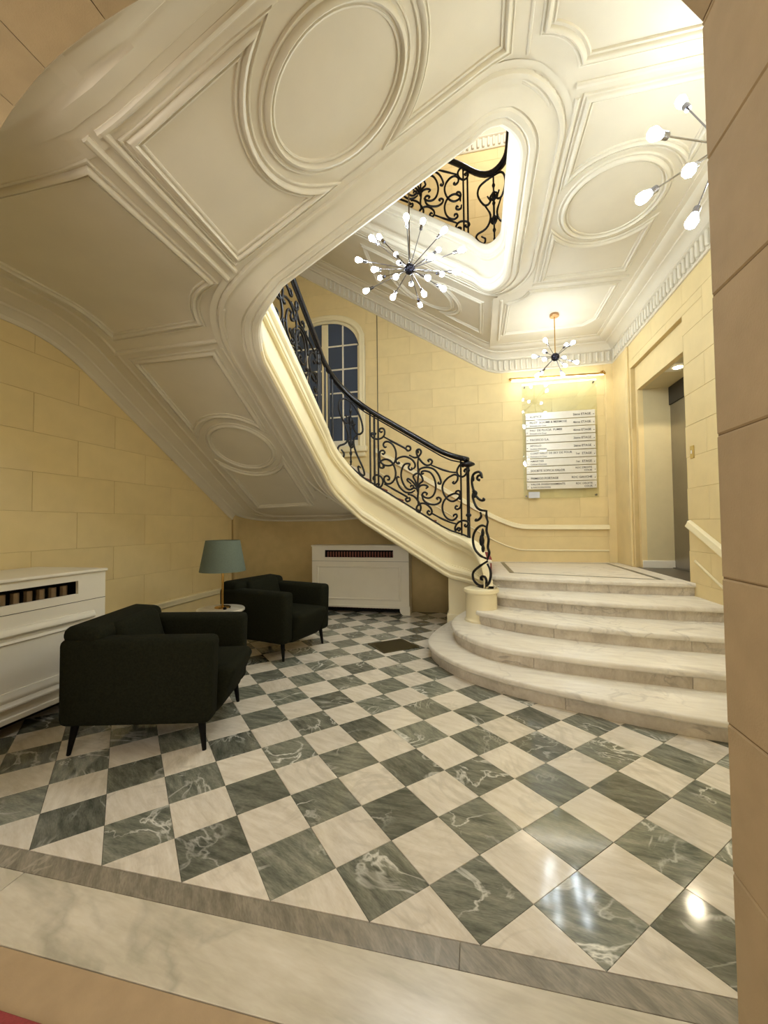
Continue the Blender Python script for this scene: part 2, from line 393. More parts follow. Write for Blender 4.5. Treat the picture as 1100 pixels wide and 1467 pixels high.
# left wall
wl = struct(MB().box(XL-.3, XL-.004, YF-.5, YB+.3, -.05, ZTOP).build('wall_left', 'wall_joint'))
lay(wl, YF, 3.95, .40, 3.15, lambda u, z: ((XL, u, z), math.pi/2), 1.38, .315, .75, 1.25, keep=lambda u, a, b: a < zs(-2.4, u)+.02)
MB().box(XL-.004, XL, YF, 3.95, 0, .40).build('wall_skirt', 'wall_plain', wl)
# wall under the stairs, with its rounded corner
path = [(XL, 3.95)]+[(XL+.70-.70*math.cos(t), 3.95+.70*math.sin(t)) for t in [math.pi/2*k/14 for k in range(1, 15)]]+[(x, YU) for x in (-1.6, -1.05, -.6, -.2, .1, .345)]
def top_u(x): return 1.75 if x < -1.0 else zup2(x)-.53+.14
rows = [[(x, y, 0), (x, y, top_u(x))] for x, y in path]
wu = struct(MB().grid(rows).build('wall_under_stairs', 'wall_joint', smooth=30))
sm = wu.modifiers.new('thick', 'SOLIDIFY'); sm.thickness = .06; sm.offset = -1
def under(s_):
    if s_ < 1.0996: a = s_/.70; return (XL+.70-.70*math.cos(a), 3.95+.70*math.sin(a)), (math.cos(a), -math.sin(a))
    return (XL+.70+(s_-1.0996), YU), (0, -1)
for k in range(5):
    a0, a1 = max(.51, .435+.315*k), min(.435+.315*(k+1), 1.72); s_ = -.35 if k % 2 else 0.
    while s_ < 3.45:
        e0, e1 = max(.0, s_), min(s_+.75, 3.45); s_ += .75
        if e1-e0 < .05 or under(e1)[0][0] > -1.0 and a1 > top_u(under(e1)[0][0])+.12: continue
        rr = []
        for q in range(9):
            p, n_ = under(e0+.0015+(e1-e0-.003)*q/8); pt = lambda d, z: (p[0]+n_[0]*d, p[1]+n_[1]*d, z)
            rr.append([pt(.0, a0+.0015), pt(.004, a0+.0025), pt(.004, a1-.0025), pt(.0, a1-.0015)])
        MB().grid(rr).build('stone_block', 'wall', wu, smooth=30)
# back wall with the stair window
WIN = (-2.68, -1.16, 2.62, 5.12)
wb = struct(MB().box(-3.0, WIN[0], YB+.004, YB+.3, -.05, ZTOP).box(WIN[1], 3.1, YB+.004, YB+.3, -.05, ZTOP).box(WIN[0], WIN[1], YB+.004, YB+.3, -.05, WIN[2]).box(WIN[0], WIN[1], YB+.004, YB+.3, WIN[3], ZTOP).build('wall_back', 'wall_joint'))
mkb = lambda u, z: ((u, YB, z), 0.)
lay(wb, XL, XR, 1.04, 5.9, mkb, 2.905, .313, .752, -.376, holes=(WIN,), keep=lambda u, a, b: a < zs5(u, 5)-.2)
lay(wb, -1.0, 1.9, 5.9, 7.55, mkb, 2.905, .313, .752, -.376)
MB().box(XL, XR, YB, YB+.004, 0, 1.04).build('wall_skirt', 'wall_plain', wb)
# right wall with the lift opening
DO = (3.44, 4.88, ZL-.7, 3.36)
wr = struct(MB().box(XR+.004, XR+.9, YF-.4, DO[0], -.05, ZTOP).box(XR+.004, XR+.9, DO[1], YB+.3, -.05, ZTOP).box(XR+.004, XR+.9, DO[0], DO[1], DO[3], ZTOP).build('wall_right', 'wall_joint'))
lay(wr, YF, YB, 0, 3.72, lambda u, z: ((XR, u, z), -math.pi/2), .645, .313, .752, 3.05, holes=(DO,))
# upper storey closing
struct(MB().box(XL-.3, XR+.9, YF-.5, YB+.3, ZTOP, ZTOP+.2).build('ceiling_upper', 'plaster'))
# front wall with the arch to the passage
AX, AZ, AB, YO = 1.28, 2.54, .755, -.52
wf = struct(MB().box(AX+.06, XR+.9, YO, YF, -.05, ZTOP).box(XL-.3, -AX-.06, YO, YF, -.05, ZTOP).box(-AX-.06, AX+.06, YO, YF, 3.55, ZTOP).build('wall_front', 'wall_plain'))
ARC = catmull([(1.28, 0, 2.54), (1.20, 0, 2.66), (1.10, 0, 2.785), (.99, 0, 2.895), (.80, 0, 3.02), (.45, 0, 3.128), (0, 0, 3.165), (-.45, 0, 3.128), (-.80, 0, 3.02), (-.99, 0, 2.895), (-1.10, 0, 2.785), (-1.20, 0, 2.66), (-1.28, 0, 2.54)], 8)
def arch(t, e=0.):
    q = t/math.pi*(len(ARC)-1); i = min(int(q), len(ARC)-2); p = ARC[i]+(ARC[i+1]-ARC[i])*(q-i); d = (ARC[i+1]-ARC[i]).normalized()
    return (p.x+d.z*e, p.z-d.x*e)
rows = []
for k in range(41):
    t = math.pi*k/40; x, z = arch(t, .055); rows.append([(x, YF, z), (x, YF, 3.56), (x, YO, 3.56), (x, YO, z), (x, YF, z)])
MB().grid(rows).build('arch_spandrel', 'passage_joint', wf)
for s in (-1, 1):
    MB().box(min(s*(AX+.004), s*(AX+.07)), max(s*(AX+.004), s*(AX+.07)), YO+.001, YF-.001, 0, AZ+.1).build('jamb_core', 'passage_joint', wf)
    z = .04; prev = 0.
    while prev < AZ-.01:
        nz = min(AZ, z if z > prev else z+.355); x0, x1 = sorted((s*AX, s*(AX+.06)))
        MB().box(x0, x1, YO, YF, prev+.0012, nz-.0012, .004).build('jamb_stone', 'passage_stone', wf); prev = nz; z += .355
NV = 13
for k in range(NV):
    a, b = math.pi*k/NV+.0012, math.pi*(k+1)/NV-.0012; mb = MB(); rr = []
    for q in range(6):
        t = a+(b-a)*q/5; i0 = arch(t); o0 = arch(t, .06); rr.append([(i0[0], YF-.004, i0[1]+.0), (i0[0], YO, i0[1]), (o0[0], YO, o0[1]), (o0[0], YF, o0[1]), (arch(t, .004)[0], YF, arch(t, .004)[1]), (i0[0], YF-.004, i0[1])])
    mb.grid(rr); n = 6; mb.f += [tuple(range(5)), tuple(5*n+q for q in range(5))]
    mb.build('voussoir', 'passage_stone', wf, smooth=30)
struct(MB().box(-2.1, -1.9, -3.4, YO, 0, 3.6).build('wall_passage_left', 'passage_stone')); struct(MB().box(1.9, 2.1, -3.4, YO, 0, 3.6).build('wall_passage_right', 'passage_stone'))
struct(MB().box(-2.1, 2.1, -3.4, YO, 3.6, 3.8).build('ceiling_passage', 'passage_stone'))

# ------------------------------------------------------------------ marble steps
def offs(curve, k):
    P = [Vector((x, y)) for x, y in curve]; out = []
    for i, p in enumerate(P):
        a = P[max(0, i-1)]; b = P[min(len(P)-1, i+1)]; t = (b-a).normalized(); n = Vector((-t.y, t.x))   # inwards (left of travel)
        out.append(p+n*k)
    return out
def smooth2(S, k=5): return [(p.x, p.y) for p in catmull([(x, y, 0) for x, y in S], k)]
st = thing('entrance_steps', (1.6, 2.6, 0), 'five worn white marble steps with curved bullnose treads rising to the landing', 'steps')
def loc_to(o, parent): o.matrix_parent_inverse = Matrix.Translation(-Vector(parent.location)); return o
RZ = .129
for k, S in enumerate(STEPS):
    z = RZ*(k+1); c = smooth2(S); back = YB if k == 4 else min(4.0, STEPS[k+1][0][1]+.35 if k < 4 else 4)
    if k == 4: tail = [Vector((XR, YB)), Vector((.62, YB)), Vector((.62, 3.9))]
    else:
        yb = {0: 3.80, 1: 3.60, 2: 3.55, 3: 3.75}[k]; tail = [Vector((XR, yb)), Vector((S[0][0]+.02, yb))]
    prof = [(.034, z-.046), (.008, z-.044), (0, z-.034), (0, z-.016), (.004, z-.006), (.013, z)]
    rings = []
    for e, zz in prof: rings.append([Vector((p.x, p.y, zz)) for p in offs(c, e)]+[Vector((t.x, t.y, zz)) for t in tail])
    n = len(rings[0]); mb = MB(); mb.v = [p for r in rings for p in r]
    for i in range(len(rings)-1):
        for j in range(n): mb.f.append((i*n+j, i*n+(j+1) % n, (i+1)*n+(j+1) % n, (i+1)*n+j))
    mb.f.append(tuple((len(rings)-1)*n+j for j in range(n)))
    loc_to(mb.build('tread' if k < 4 else 'landing', 'step_marble', st, smooth=35), st)
    # riser slabs
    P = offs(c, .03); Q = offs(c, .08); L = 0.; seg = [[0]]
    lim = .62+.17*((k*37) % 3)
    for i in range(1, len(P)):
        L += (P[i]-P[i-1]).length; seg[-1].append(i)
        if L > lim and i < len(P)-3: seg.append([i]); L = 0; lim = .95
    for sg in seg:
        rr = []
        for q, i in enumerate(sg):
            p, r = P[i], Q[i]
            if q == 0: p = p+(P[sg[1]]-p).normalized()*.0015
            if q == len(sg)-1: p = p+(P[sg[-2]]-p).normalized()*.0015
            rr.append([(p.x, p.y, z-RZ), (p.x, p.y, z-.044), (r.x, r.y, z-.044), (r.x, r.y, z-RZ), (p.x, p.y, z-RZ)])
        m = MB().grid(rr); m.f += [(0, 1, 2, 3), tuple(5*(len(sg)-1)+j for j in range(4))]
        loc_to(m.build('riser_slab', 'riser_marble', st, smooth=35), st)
# inlay on the landing
for poly in ([(1.045, 5.40), (1.10, 5.40), (1.135, 4.02), (1.075, 3.97)], [(1.075, 3.97), (1.135, 4.02), (2.56, 3.60), (2.60, 3.54)], [(2.60, 3.54), (2.545, 3.60), (2.54, 5.37), (2.60, 5.42)], [(1.045, 5.42), (2.60, 5.42), (2.55, 5.37), (1.10, 5.37)]):
    loc_to(MB().prism(poly, ZL-.004, ZL+.0012).build('inlay_strip', 'inlay_marble', st), st)

# ------------------------------------------------------------------ well path: x, y, normal (into the stairs), low edge, string height
STN = []
def stn(x, y, nx, ny, zl, hh): STN.append((x, y, nx, ny, zl, hh))
ctl = catmull([(.80, 3.0, .578), (.775, 3.13, .578), (.725, 3.29, .58), (.645, 3.46, .587), (.51, 3.59, .605), (.35, 3.65, .635), (.2, 3.65, .73)], 5)
hts = catmull([(0, .04, 0), (0, .19, 0), (0, .34, 0), (0, .44, 0), (0, .50, 0), (0, .53, 0), (0, .53, 0)], 5)
for i in range(len(ctl)-6):
    p = ctl[i]; t = (ctl[min(i+1, len(ctl)-1)]-ctl[max(i-1, 0)]); t = Vector((t.x, t.y)).normalized(); stn(p.x, p.y, t.y, -t.x, p.z, hts[i].y)
for k in range(1, 18): x = .35-1.05*k/18; stn(x, WY1, 0, 1, zup2(x)-.53, .53)
R_ = .35
for k in range(13):
    a = math.pi/2+math.pi/2*k/12; q = k/12
    zl = (zup2(-.7)-.53)*(1-q)+(f3(3.3)-.05)*q; stn(-.7+R_*math.cos(a), 3.3+R_*math.sin(a), math.cos(a), math.sin(a), zl, .53+.06*q)
def auto(x, y, nx, ny, hh, f=zs): stn(x, y, nx, ny, f(x+nx*.3, y+ny*.3)-.05, hh)
I_F3 = len(STN)
for k in range(1, 24): auto(WX0, 3.3-1.45*k/24, -1, 0, .59)
for k in range(17):
    a = math.pi+math.pi/2*k/16; auto(-.7+R_*math.cos(a), 1.85+R_*math.sin(a), math.cos(a), math.sin(a), .59-.02*k/16)
for k in range(1, 24): auto(-.7+1.4*k/24, WY0, 0, -1, .57)
I_G0 = len(STN)
for k in range(17):
    a = 1.5*math.pi+math.pi/2*k/16; auto(.7+R_*math.cos(a), 1.85+R_*math.sin(a), math.cos(a), math.sin(a), .57-.05*k/16)
for k in range(1, 20): auto(WX1, 1.85+1.45*k/20, 1, 0, .52)
I_G1 = len(STN)
for k in range(17):
    a = math.pi/2*k/16; auto(.7+R_*math.cos(a), 3.3+R_*math.sin(a), math.cos(a), math.sin(a), .52, zs5)
for k in range(1, 57): auto(.7-3.3*k/57, WY1, 0, 1, .53, zs5)
def stretch(d, z, hh):  # profile heights above .1 follow the string height
    return z
def string_prof(hh):
    lo = min(.15, hh*.28); cap = min(.17, hh*.36)
    return [(.36, .046), (.315, .046), (.305, .056), (.295, .03), (.27, .026), (.262, .04), (.25, .04), (.2, .024), (.155, -.004), (.135, -.016), (.13, -.002), (.115, -.002), (.105, -.018), (.07, -.024), (.05, -.012), (.045, -.024), (.02, -.03), (.0, -.024),
            (-.016, -.008), (-.02, .012), (-.012, .026), (-.004, .03), (-.004, .046), (-.018, .052), (-.026, .07), (-.022, lo*.72), (-.008, lo-.016), (.0, lo-.014), (.0, lo-.004), (.036, lo-.002), (.036, hh-cap-.006), (.0, hh-cap-.004), (-.002, hh-cap+.012), (-.014, hh-cap+.02), (-.018, hh-cap+.055), (-.03, hh-cap+.065), (-.044, hh-cap+.09), (-.048, hh-.045), (-.044, hh-.015), (-.03, hh), (.15, hh), (.16, hh-.01), (.16, hh-min(.3, hh*.6))]
def string_mesh(i0, i1, cove=False):
    rows = []
    for i in range(i0, i1):
        x, y, nx, ny, zl, hh = STN[i]; wd = min(1., .30+.7*max(0, i-8)/18) if i < 26 else 1.
        pr = string_prof(hh); pr = pr[:18] if cove else pr[17:]
        rows.append([(x+nx*(d*wd if d > 0 else d), y+ny*(d*wd if d > 0 else d), zl+dz) for d, dz in pr])
    g = MB().grid(rows, True)
    if i0 == 0 and not cove: g.f.append(tuple(range(len(rows[0]))))
    return g
def soffit_mesh(f, x0, x1, y0, y1, keep, s=.05):
    nx = max(1, round((x1-x0)/s)); ny = max(1, round((y1-y0)/s)); X = [x0+(x1-x0)*i/nx for i in range(nx+1)]; Y = [y0+(y1-y0)*j/ny for j in range(ny+1)]
    v = []; ix = {}; fc = []
    for i in range(nx+1):
        for j in range(ny+1): ix[i, j] = len(v); v.append((X[i], Y[j], f(X[i], Y[j])))
    for i in range(nx):
        for j in range(ny):
            if all(keep(X[a], Y[b]) for a in (i, i+1) for b in (j, j+1)): fc.append((ix[i, j], ix[i, j+1], ix[i+1, j+1], ix[i+1, j]))
    used = sorted({q for p in fc for q in p}); mp = {q: k for k, q in enumerate(used)}
    m = MB(); m.v = [Vector(v[q]) for q in used]; m.f = [tuple(mp[q] for q in p) for p in fc]; return m
OGEE = [(-.05, -.004), (-.05, .006), (-.045, .011), (-.037, .011), (-.034, .004), (-.02, .004), (-.016, .012), (-.006, .020), (.008, .022), (.018, .016), (.020, .004), (.032, .004), (.036, .010), (.046, .008), (.05, -.004)]
BEAD = [(-.026, -.004), (-.026, .006), (-.018, .008), (-.012, .015), (.004, .017), (.012, .013), (.014, .005), (.026, .004), (.026, -.004)]
def nrm_of(f, x, y):
    e = .01; a = Vector((2*e, 0, f(x+e, y)-f(x-e, y))); b = Vector((0, 2*e, f(x, y+e)-f(x, y-e))); n = b.cross(a).normalized(); return n if n.z < 0 else -n
def densify(pts, closed, s=.06):
    out = []
    n = len(pts)
    for i in range(n if closed else n-1):
        a, b = Vector(pts[i]), Vector(pts[(i+1) % n]); k = max(1, int((b-a).length/s))
        out += [a+(b-a)*q/k for q in range(k)]
    if not closed: out.append(Vector(pts[-1]))
    return out
def moulding(parent, f, pts, closed=True, prof=OGEE, sc=.8, name='panel_moulding', dens=.08, m='plaster_mould'):
    q = densify([(x, y) for x, y in pts], closed, dens)
    P = [Vector((p.x, p.y, f(p.x, p.y))) for p in q]; N = [nrm_of(f, p.x, p.y) for p in q]
    return MB().sweep(P, [(a*sc, b*sc*1.55) for a, b in prof], N, closed).build(name, m, parent, smooth=50)
def arc(cx, cy, rx, ry, a0, a1, n=16): return [(cx+rx*math.cos(math.radians(a0+(a1-a0)*k/n)), cy+ry*math.sin(math.radians(a0+(a1-a0)*k/n))) for k in range(n+1)]
def ell(cx, cy, rx, ry, n=48): return arc(cx, cy, rx, ry, 0, 360-360/n, n-1)

stc = thing('staircase', (-.6, 4.2, 0), 'cream stone staircase winding up around the open well with panelled plaster underside', 'staircase')
def sp(o): return loc_to(o, stc)
sp(string_mesh(0, I_F3+26).build('string', 'trim', stc, smooth=22)); sp(string_mesh(I_F3+25, I_G0+1).build('string', 'plaster_mould', stc, smooth=22))
sp(string_mesh(0, I_G0+1, True).build('string_cove', 'plaster_mould', stc, smooth=22))
sp(soffit_mesh(zs, XL, .95, YF, YU, lambda x, y: well_sd(x, y) > .27 and (y < 3.0 or x < -.85)).build('soffit', 'plaster', stc, smooth=True))
sp(soffit_mesh(lambda x, y: max(1.38, zup2(x)-.53+.05) if x < -1. else zup2(x)-.53+.05, -1.4, .36, 3.80, YU+.05, lambda x, y: True).build('lower_soffit', 'plaster', stc, smooth=True))
def mo(*a, **k): return sp(moulding(stc, zs, *a, **k))
# panels under the flight beside the left wall
mo([(-1.48, 1.78)]+arc(-1.88, 2.83, .48, .43, -33.6, -146.4)+[(-2.28, 1.78)])
mo(ell(-1.87, 2.83, .36, .31), prof=OGEE, sc=.75, name='oval_moulding', dens=.2)
mo(arc(-1.88, 2.83, .48, .43, 146.4, 33.6)+[(-1.48, 3.86), (-2.27, 3.90)])
mo([(-2.42, 1.69), (-1.38, 1.69)], False, BEAD); mo([(-1.38, 1.74), (-1.38, 3.75)], False, BEAD, .7)
# fan panel under the corner landing
mo([(-1.09, .26)]+arc(-1.0, 1.62, .44, .44, 258, 192, 10)+[(-2.28, 1.55), (-2.28, .26)])
mo([(-.985, .15), (-.985, 1.22)], False, BEAD, .95); mo([(-.91, .16), (-.91, 1.2)], False, BEAD, .8)
mo(arc(-.72, 1.83, .58, .58, 196, 222, 8), False, BEAD, .7, dens=.3)
# panels over the arch
mo([(-.845, .262)]+arc(.01, .69, .46, .49, 241, 119, 18)+[(-.845, 1.118)])
mo(ell(.01, .69, .355, .335), sc=.85, name='oval_moulding', dens=.2)
mo([(.90, 1.114)]+arc(.01, .69, .46, .49, 60, -60, 18)+[(.90, .266)])
mo([(-.93, .17), (.98, .17)], False, BEAD)
mo([(1.0, .2), (1.0, 1.2)], False, BEAD) if False else None

# ceiling under the gallery
ce = struct(soffit_mesh(zs, .94, XR, YF, YB, lambda x, y: well_sd(x, y) > .27 or False).build('ceiling', 'plaster', smooth=True))
string_mesh(I_G0, I_G1+1).build('gallery_edge', 'plaster_mould', ce, smooth=22); string_mesh(I_G0, I_G1+1, True).build('gallery_cove', 'plaster_mould', ce, smooth=22)
zc = lambda x, y: ZC
def mc(*a, **k): return moulding(ce, zc, *a, **k)
mc([(1.13, .20)]+arc(1.06, 1.42, .33, .33, 282, 342, 8)+[(2.33, 1.32), (2.33, .20)])
mc([(1.36, 1.47), (2.42, 1.47)], False, BEAD); mc([(1.03, .15), (1.03, 1.2)], False, BEAD)
mc(arc(.72, 1.83, .56, .56, 300, 330, 8), False, BEAD, .7, dens=.3)
mc([(1.46, 1.57), (2.33, 1.57)]+arc(1.89, 2.56, .53, .56, -34, -146, 18))
mc(ell(1.89, 2.56, .395, .44), sc=.85, name='oval_moulding', dens=.2)
mc(arc(1.89, 2.56, .53, .56, 143, 37, 18)+[(2.33, 3.63), (1.47, 3.63)])
mc([(1.38, 3.72), (2.42, 3.78)], False, BEAD); mc([(1.385, 1.55), (1.385, 3.64)], False, BEAD, .7)
mc(arc(1.10, 3.80, .28, .28, 84, 12, 8)+[(2.33, 3.90), (2.33, 4.72), (2.2, 4.90), (1.12, 4.92)])
mc([(1.04, 3.96), (1.06, 5.1)], False, BEAD)
# upper flight over the landing
up = thing('upper_staircase', (0, 4.6, 4.1), 'upper flight rising left above the landing, seen from below past the chandelier', 'staircase')
def upl(o): return loc_to(o, up)
upl(string_mesh(I_G1, len(STN)).build('string', 'plaster_mould', up, smooth=22)); upl(string_mesh(I_G1, len(STN), True).build('string_cove', 'plaster_mould', up, smooth=22))
upl(soffit_mesh(zs5, -2.72, 1.0, 3.80, YB, lambda x, y: y > 3.9).build('soffit', 'plaster', up, smooth=True))
def mu(*a, **k): return upl(moulding(up, zs5, *a, **k))
mu([(.80, 4.16), (.80, 5.0), (.45, 5.0)]+arc(.0, 4.58, .50, .45, 60, -60)+[(.45, 4.16)])
mu(ell(.0, 4.58, .40, .36), name='oval_moulding', dens=.2)
mu([(-.80, 4.16), (-.80, 5.0), (-.45, 5.0)]+arc(.0, 4.58, .50, .45, 120, 240)+[(-.45, 4.16)])
mu([(.95, 4.05), (.95, 5.15)], False, BEAD)

# ------------------------------------------------------------------ cornices
CORN = [(0, -.36), (.018, -.36), (.028, -.345), (.018, -.33), (.012, -.325), (.012, -.165), (.03, -.16), (.045, -.15), (.045, -.135), (.055, -.125), (.075, -.095), (.115, -.07), (.135, -.066), (.14, -.05), (.20, -.045), (.24, -.03), (.255, -.012), (.30, -.010), (.305, .004)]
rows = []
for y in [YF+.0, 1.0, 2.0, 3.0, 4.0, 5.0, None]: rows.append([(XR-o, (YB-o if y is None else y), ZC+dz) for o, dz in CORN])
t1 = struct(MB().grid(rows).build('trim_1', 'plaster', smooth=35)); t1['label'] = 'fluted cornice above the lift wall'
rows = [[(XR-o, YB-o, ZC+dz) for o, dz in CORN]]
xx = 2.4
while xx > -2.75: rows.append([(xx, YB-o, zs5(xx, 5)+dz) for o, dz in CORN]); xx -= .08
t2 = struct(MB().grid(rows).build('trim_2', 'plaster', smooth=35)); t2['label'] = 'fluted cornice above the back wall'
flute = MB().box(-.020, .020, -.034, .0, -.076, .076, .010).mesh('flute', 'plaster_mould', 40)
y = 1.6
while y < YB-.06: inst('flute', flute, t1, (XR-.010, y, ZC-.245), -math.pi/2); y += .085
x = XR-.07
while x > -1.9: inst('flute', flute, t2, (x, YB-.012, zs5(x, 5)-.245)); x -= .085
# upper storey cornice seen through the well
rows = [[(x, YB-o, 7.83+dz) for o, dz in CORN] for x in (-2.7, 2.7)]
t3 = struct(MB().grid(rows).build('trim_3', 'plaster', smooth=35))
for k in range(20): inst('flute', flute, t3, (-.2+k*.085, YB-.012, 7.83-.245))
# plainer cornice along left wall, front wall and the wall under the stairs
CORN2 = [(0, -.15), (.012, -.15), (.022, -.135), (.022, -.12), (.03, -.115), (.055, -.085), (.085, -.075), (.09, -.06), (.105, -.056), (.125, -.05), (.18, -.022), (.20, -.02), (.205, -.006), (.30, -.004), (.31, -.012), (.33, -.012), (.34, .004)]
rows = []
def crow(x, y, nx, ny, mit=False):
    k = .5 if y == YF else 1.
    az = max([p.z for p in ARC if abs(p.x-x) < .09] or [0])+.006 if y == YF and abs(x) < 1.3 else 0.
    rows.append([(x+nx*o, y+ny*o, max(zs(x+nx*.32, y+ny*.32)+dz*k-.003, az if o < .12 else 0)) for o, dz in CORN2])
crow(1.0, YF, 0, 1)
for k in range(1, 18): crow(1.0-k*.2, YF, 0, 1)
for k in range(7):
    a = math.pi/2*k/6; crow(XL+.3-.3*math.sin(a), YF+.3-.3*math.cos(a), math.sin(a), math.cos(a))
for k in range(1, 45): crow(XL, YF+.3+(3.95-YF-.3)*k/45, 1, 0)
for k in range(9):
    a = math.pi/2*k/8; crow(XL+.70-.70*math.cos(a), 3.95+.70*math.sin(a), math.cos(a), -math.sin(a))
crow(-1.4, YU, 0, -1); crow(-1.0, YU, 0, -1)
t4 = struct(MB().grid(rows).build('trim_4', 'plaster', smooth=35)); t4['label'] = 'moulded cornice between left wall and stair underside'
MOTIF=[[(-0.029,0.751),(-0.041,0.72),(-0.065,0.705),(-0.081,0.718),(-0.088,0.678),(-0.065,0.654),(-0.011,0.674),(0.042,0.723),(0.078,0.79),(0.082,0.851),(0.061,0.871),(0.026,0.844),(0.016,0.809),(0.038,0.803),(0.056,0.828)],[(0.069,0.759),(0.206,0.764),(0.34,0.772),(0.374,0.76),(0.409,0.798),(0.404,0.833),(0.37,0.82),(0.352,0.784)],[(0.107,0.644),(0.086,0.621),(0.065,0.636),(0.077,0.683),(0.122,0.725),(0.174,0.727),(0.213,0.684),(0.226,0.615),(0.216,0.523),(0.189,0.457),(0.145,0.405),(0.083,0.368),(0.039,0.372),(0.017,0.411),(0.014,0.477),(0.028,0.531),(0.064,0.562),(0.081,0.546),(0.063,0.509),(0.046,0.512)],[(0.051,0.337),(0.074,0.343),(0.056,0.311),(0.021,0.298),(0.012,0.34),(0.039,0.401),(0.102,0.463),(0.163,0.473),(0.203,0.428),(0.22,0.352),(0.209,0.268),(0.169,0.181),(0.116,0.13),(0.078,0.133),(0.073,0.187),(0.103,0.233),(0.138,0.237),(0.135,0.2),(0.108,0.182)],[(-0.039,0.099),(-0.061,0.069),(-0.07,0.086),(-0.052,0.13),(-0.016,0.167),(0.032,0.17),(0.055,0.127),(0.036,0.047),(-0.008,-0.006),(-0.035,-0.006),(-0.026,0.031),(0.005,0.055),(0.01,0.035)],[(0.072,0.1),(0.217,0.106),(0.359,0.112),(0.341,0.072),(0.358,0.051),(0.393,0.088),(0.39,0.12),(0.368,0.101)],[(0.415,0.554),(0.429,0.544),(0.401,0.514),(0.381,0.535),(0.398,0.591),(0.346,0.56),(0.308,0.487),(0.288,0.378),(0.301,0.292),(0.343,0.234),(0.395,0.237),(0.438,0.289),(0.438,0.317),(0.412,0.306),(0.404,0.275)],[(0.571,0.582),(0.551,0.557),(0.543,0.582),(0.585,0.623),(0.653,0.64),(0.699,0.586),(0.714,0.484),(0.686,0.362),(0.632,0.284),(0.573,0.257),(0.548,0.278),(0.574,0.323),(0.607,0.327),(0.592,0.293)],[(0.251,0.526),(0.27,0.52),(0.242,0.497),(0.225,0.525),(0.26,0.586),(0.339,0.657),(0.416,0.673),(0.459,0.644),(0.463,0.599),(0.441,0.552)],[(0.509,0.554),(0.526,0.609),(0.603,0.682),(0.687,0.715),(0.745,0.682),(0.777,0.61),(0.768,0.567),(0.743,0.558),(0.755,0.586)],[(0.266,0.316),(0.244,0.315),(0.231,0.274),(0.243,0.23),(0.274,0.182),(0.342,0.167),(0.411,0.21),(0.46,0.275)],[(0.539,0.272),(0.564,0.208),(0.614,0.197),(0.698,0.239),(0.757,0.307),(0.774,0.362),(0.749,0.371),(0.724,0.341),(0.739,0.331)],[(0.391,0.71),(0.459,0.72),(0.511,0.773),(0.541,0.849),(0.521,0.874),(0.49,0.845),(0.483,0.802),(0.502,0.758),(0.553,0.715),(0.603,0.711),(0.654,0.754),(0.675,0.809),(0.652,0.822),(0.624,0.791),(0.638,0.777)],[(0.368,0.156),(0.428,0.178),(0.479,0.165),(0.526,0.103),(0.52,0.033),(0.494,-0.013),(0.474,0.011),(0.486,0.076),(0.529,0.139),(0.589,0.174),(0.647,0.158),(0.663,0.113),(0.637,0.058),(0.607,0.065),(0.621,0.103),(0.64,0.102)],[(0.921,0.684),(0.904,0.658),(0.925,0.654),(0.958,0.709),(0.959,0.765),(0.919,0.77),(0.861,0.713),(0.81,0.614),(0.792,0.527),(0.808,0.454),(0.848,0.407),(0.906,0.409),(0.963,0.467),(0.988,0.53),(0.978,0.569),(0.948,0.558),(0.935,0.527),(0.956,0.526)],[(0.982,0.452),(0.977,0.513),(0.923,0.519),(0.857,0.459),(0.807,0.36),(0.789,0.264),(0.805,0.182),(0.845,0.145),(0.902,0.157),(0.944,0.213),(0.939,0.247),(0.911,0.228),(0.908,0.202)],[(0.995,0.405),(0.986,0.353),(0.953,0.318),(0.929,0.323),(0.937,0.357),(0.959,0.358)],[(1.015,0.913),(1.027,0.903),(1.038,0.936),(1.015,0.941),(0.977,0.892),(0.955,0.822),(0.975,0.771),(1.024,0.77),(1.068,0.823),(1.079,0.876),(1.058,0.881),(1.041,0.852),(1.052,0.839)],[(0.954,0.05),(0.97,0.039),(0.984,0.074),(0.958,0.071),(0.928,0.028),(0.926,0.072),(0.959,0.141),(1.016,0.19),(1.072,0.202),(1.085,0.174),(1.058,0.128),(1.036,0.131),(1.048,0.157)],[(0.662,0.75),(0.804,0.778),(0.943,0.805)],[(0.666,0.096),(0.805,0.108),(0.942,0.121)],[(0.506,0.76),(0.496,0.65),(0.505,0.542),(0.494,0.421),(0.501,0.312),(0.491,0.192),(0.5,0.085)],[(0.494,0.304),(0.464,0.344),(0.422,0.372),(0.375,0.376),(0.365,0.344),(0.413,0.329)],[(0.494,0.304),(0.524,0.375),(0.575,0.422),(0.617,0.428),(0.591,0.382)],[(0.494,0.304),(0.45,0.297),(0.412,0.262)],[(0.498,0.319),(0.515,0.397),(0.558,0.473),(0.525,0.536),(0.483,0.518),(0.44,0.451),(0.465,0.401),(0.493,0.325)]]
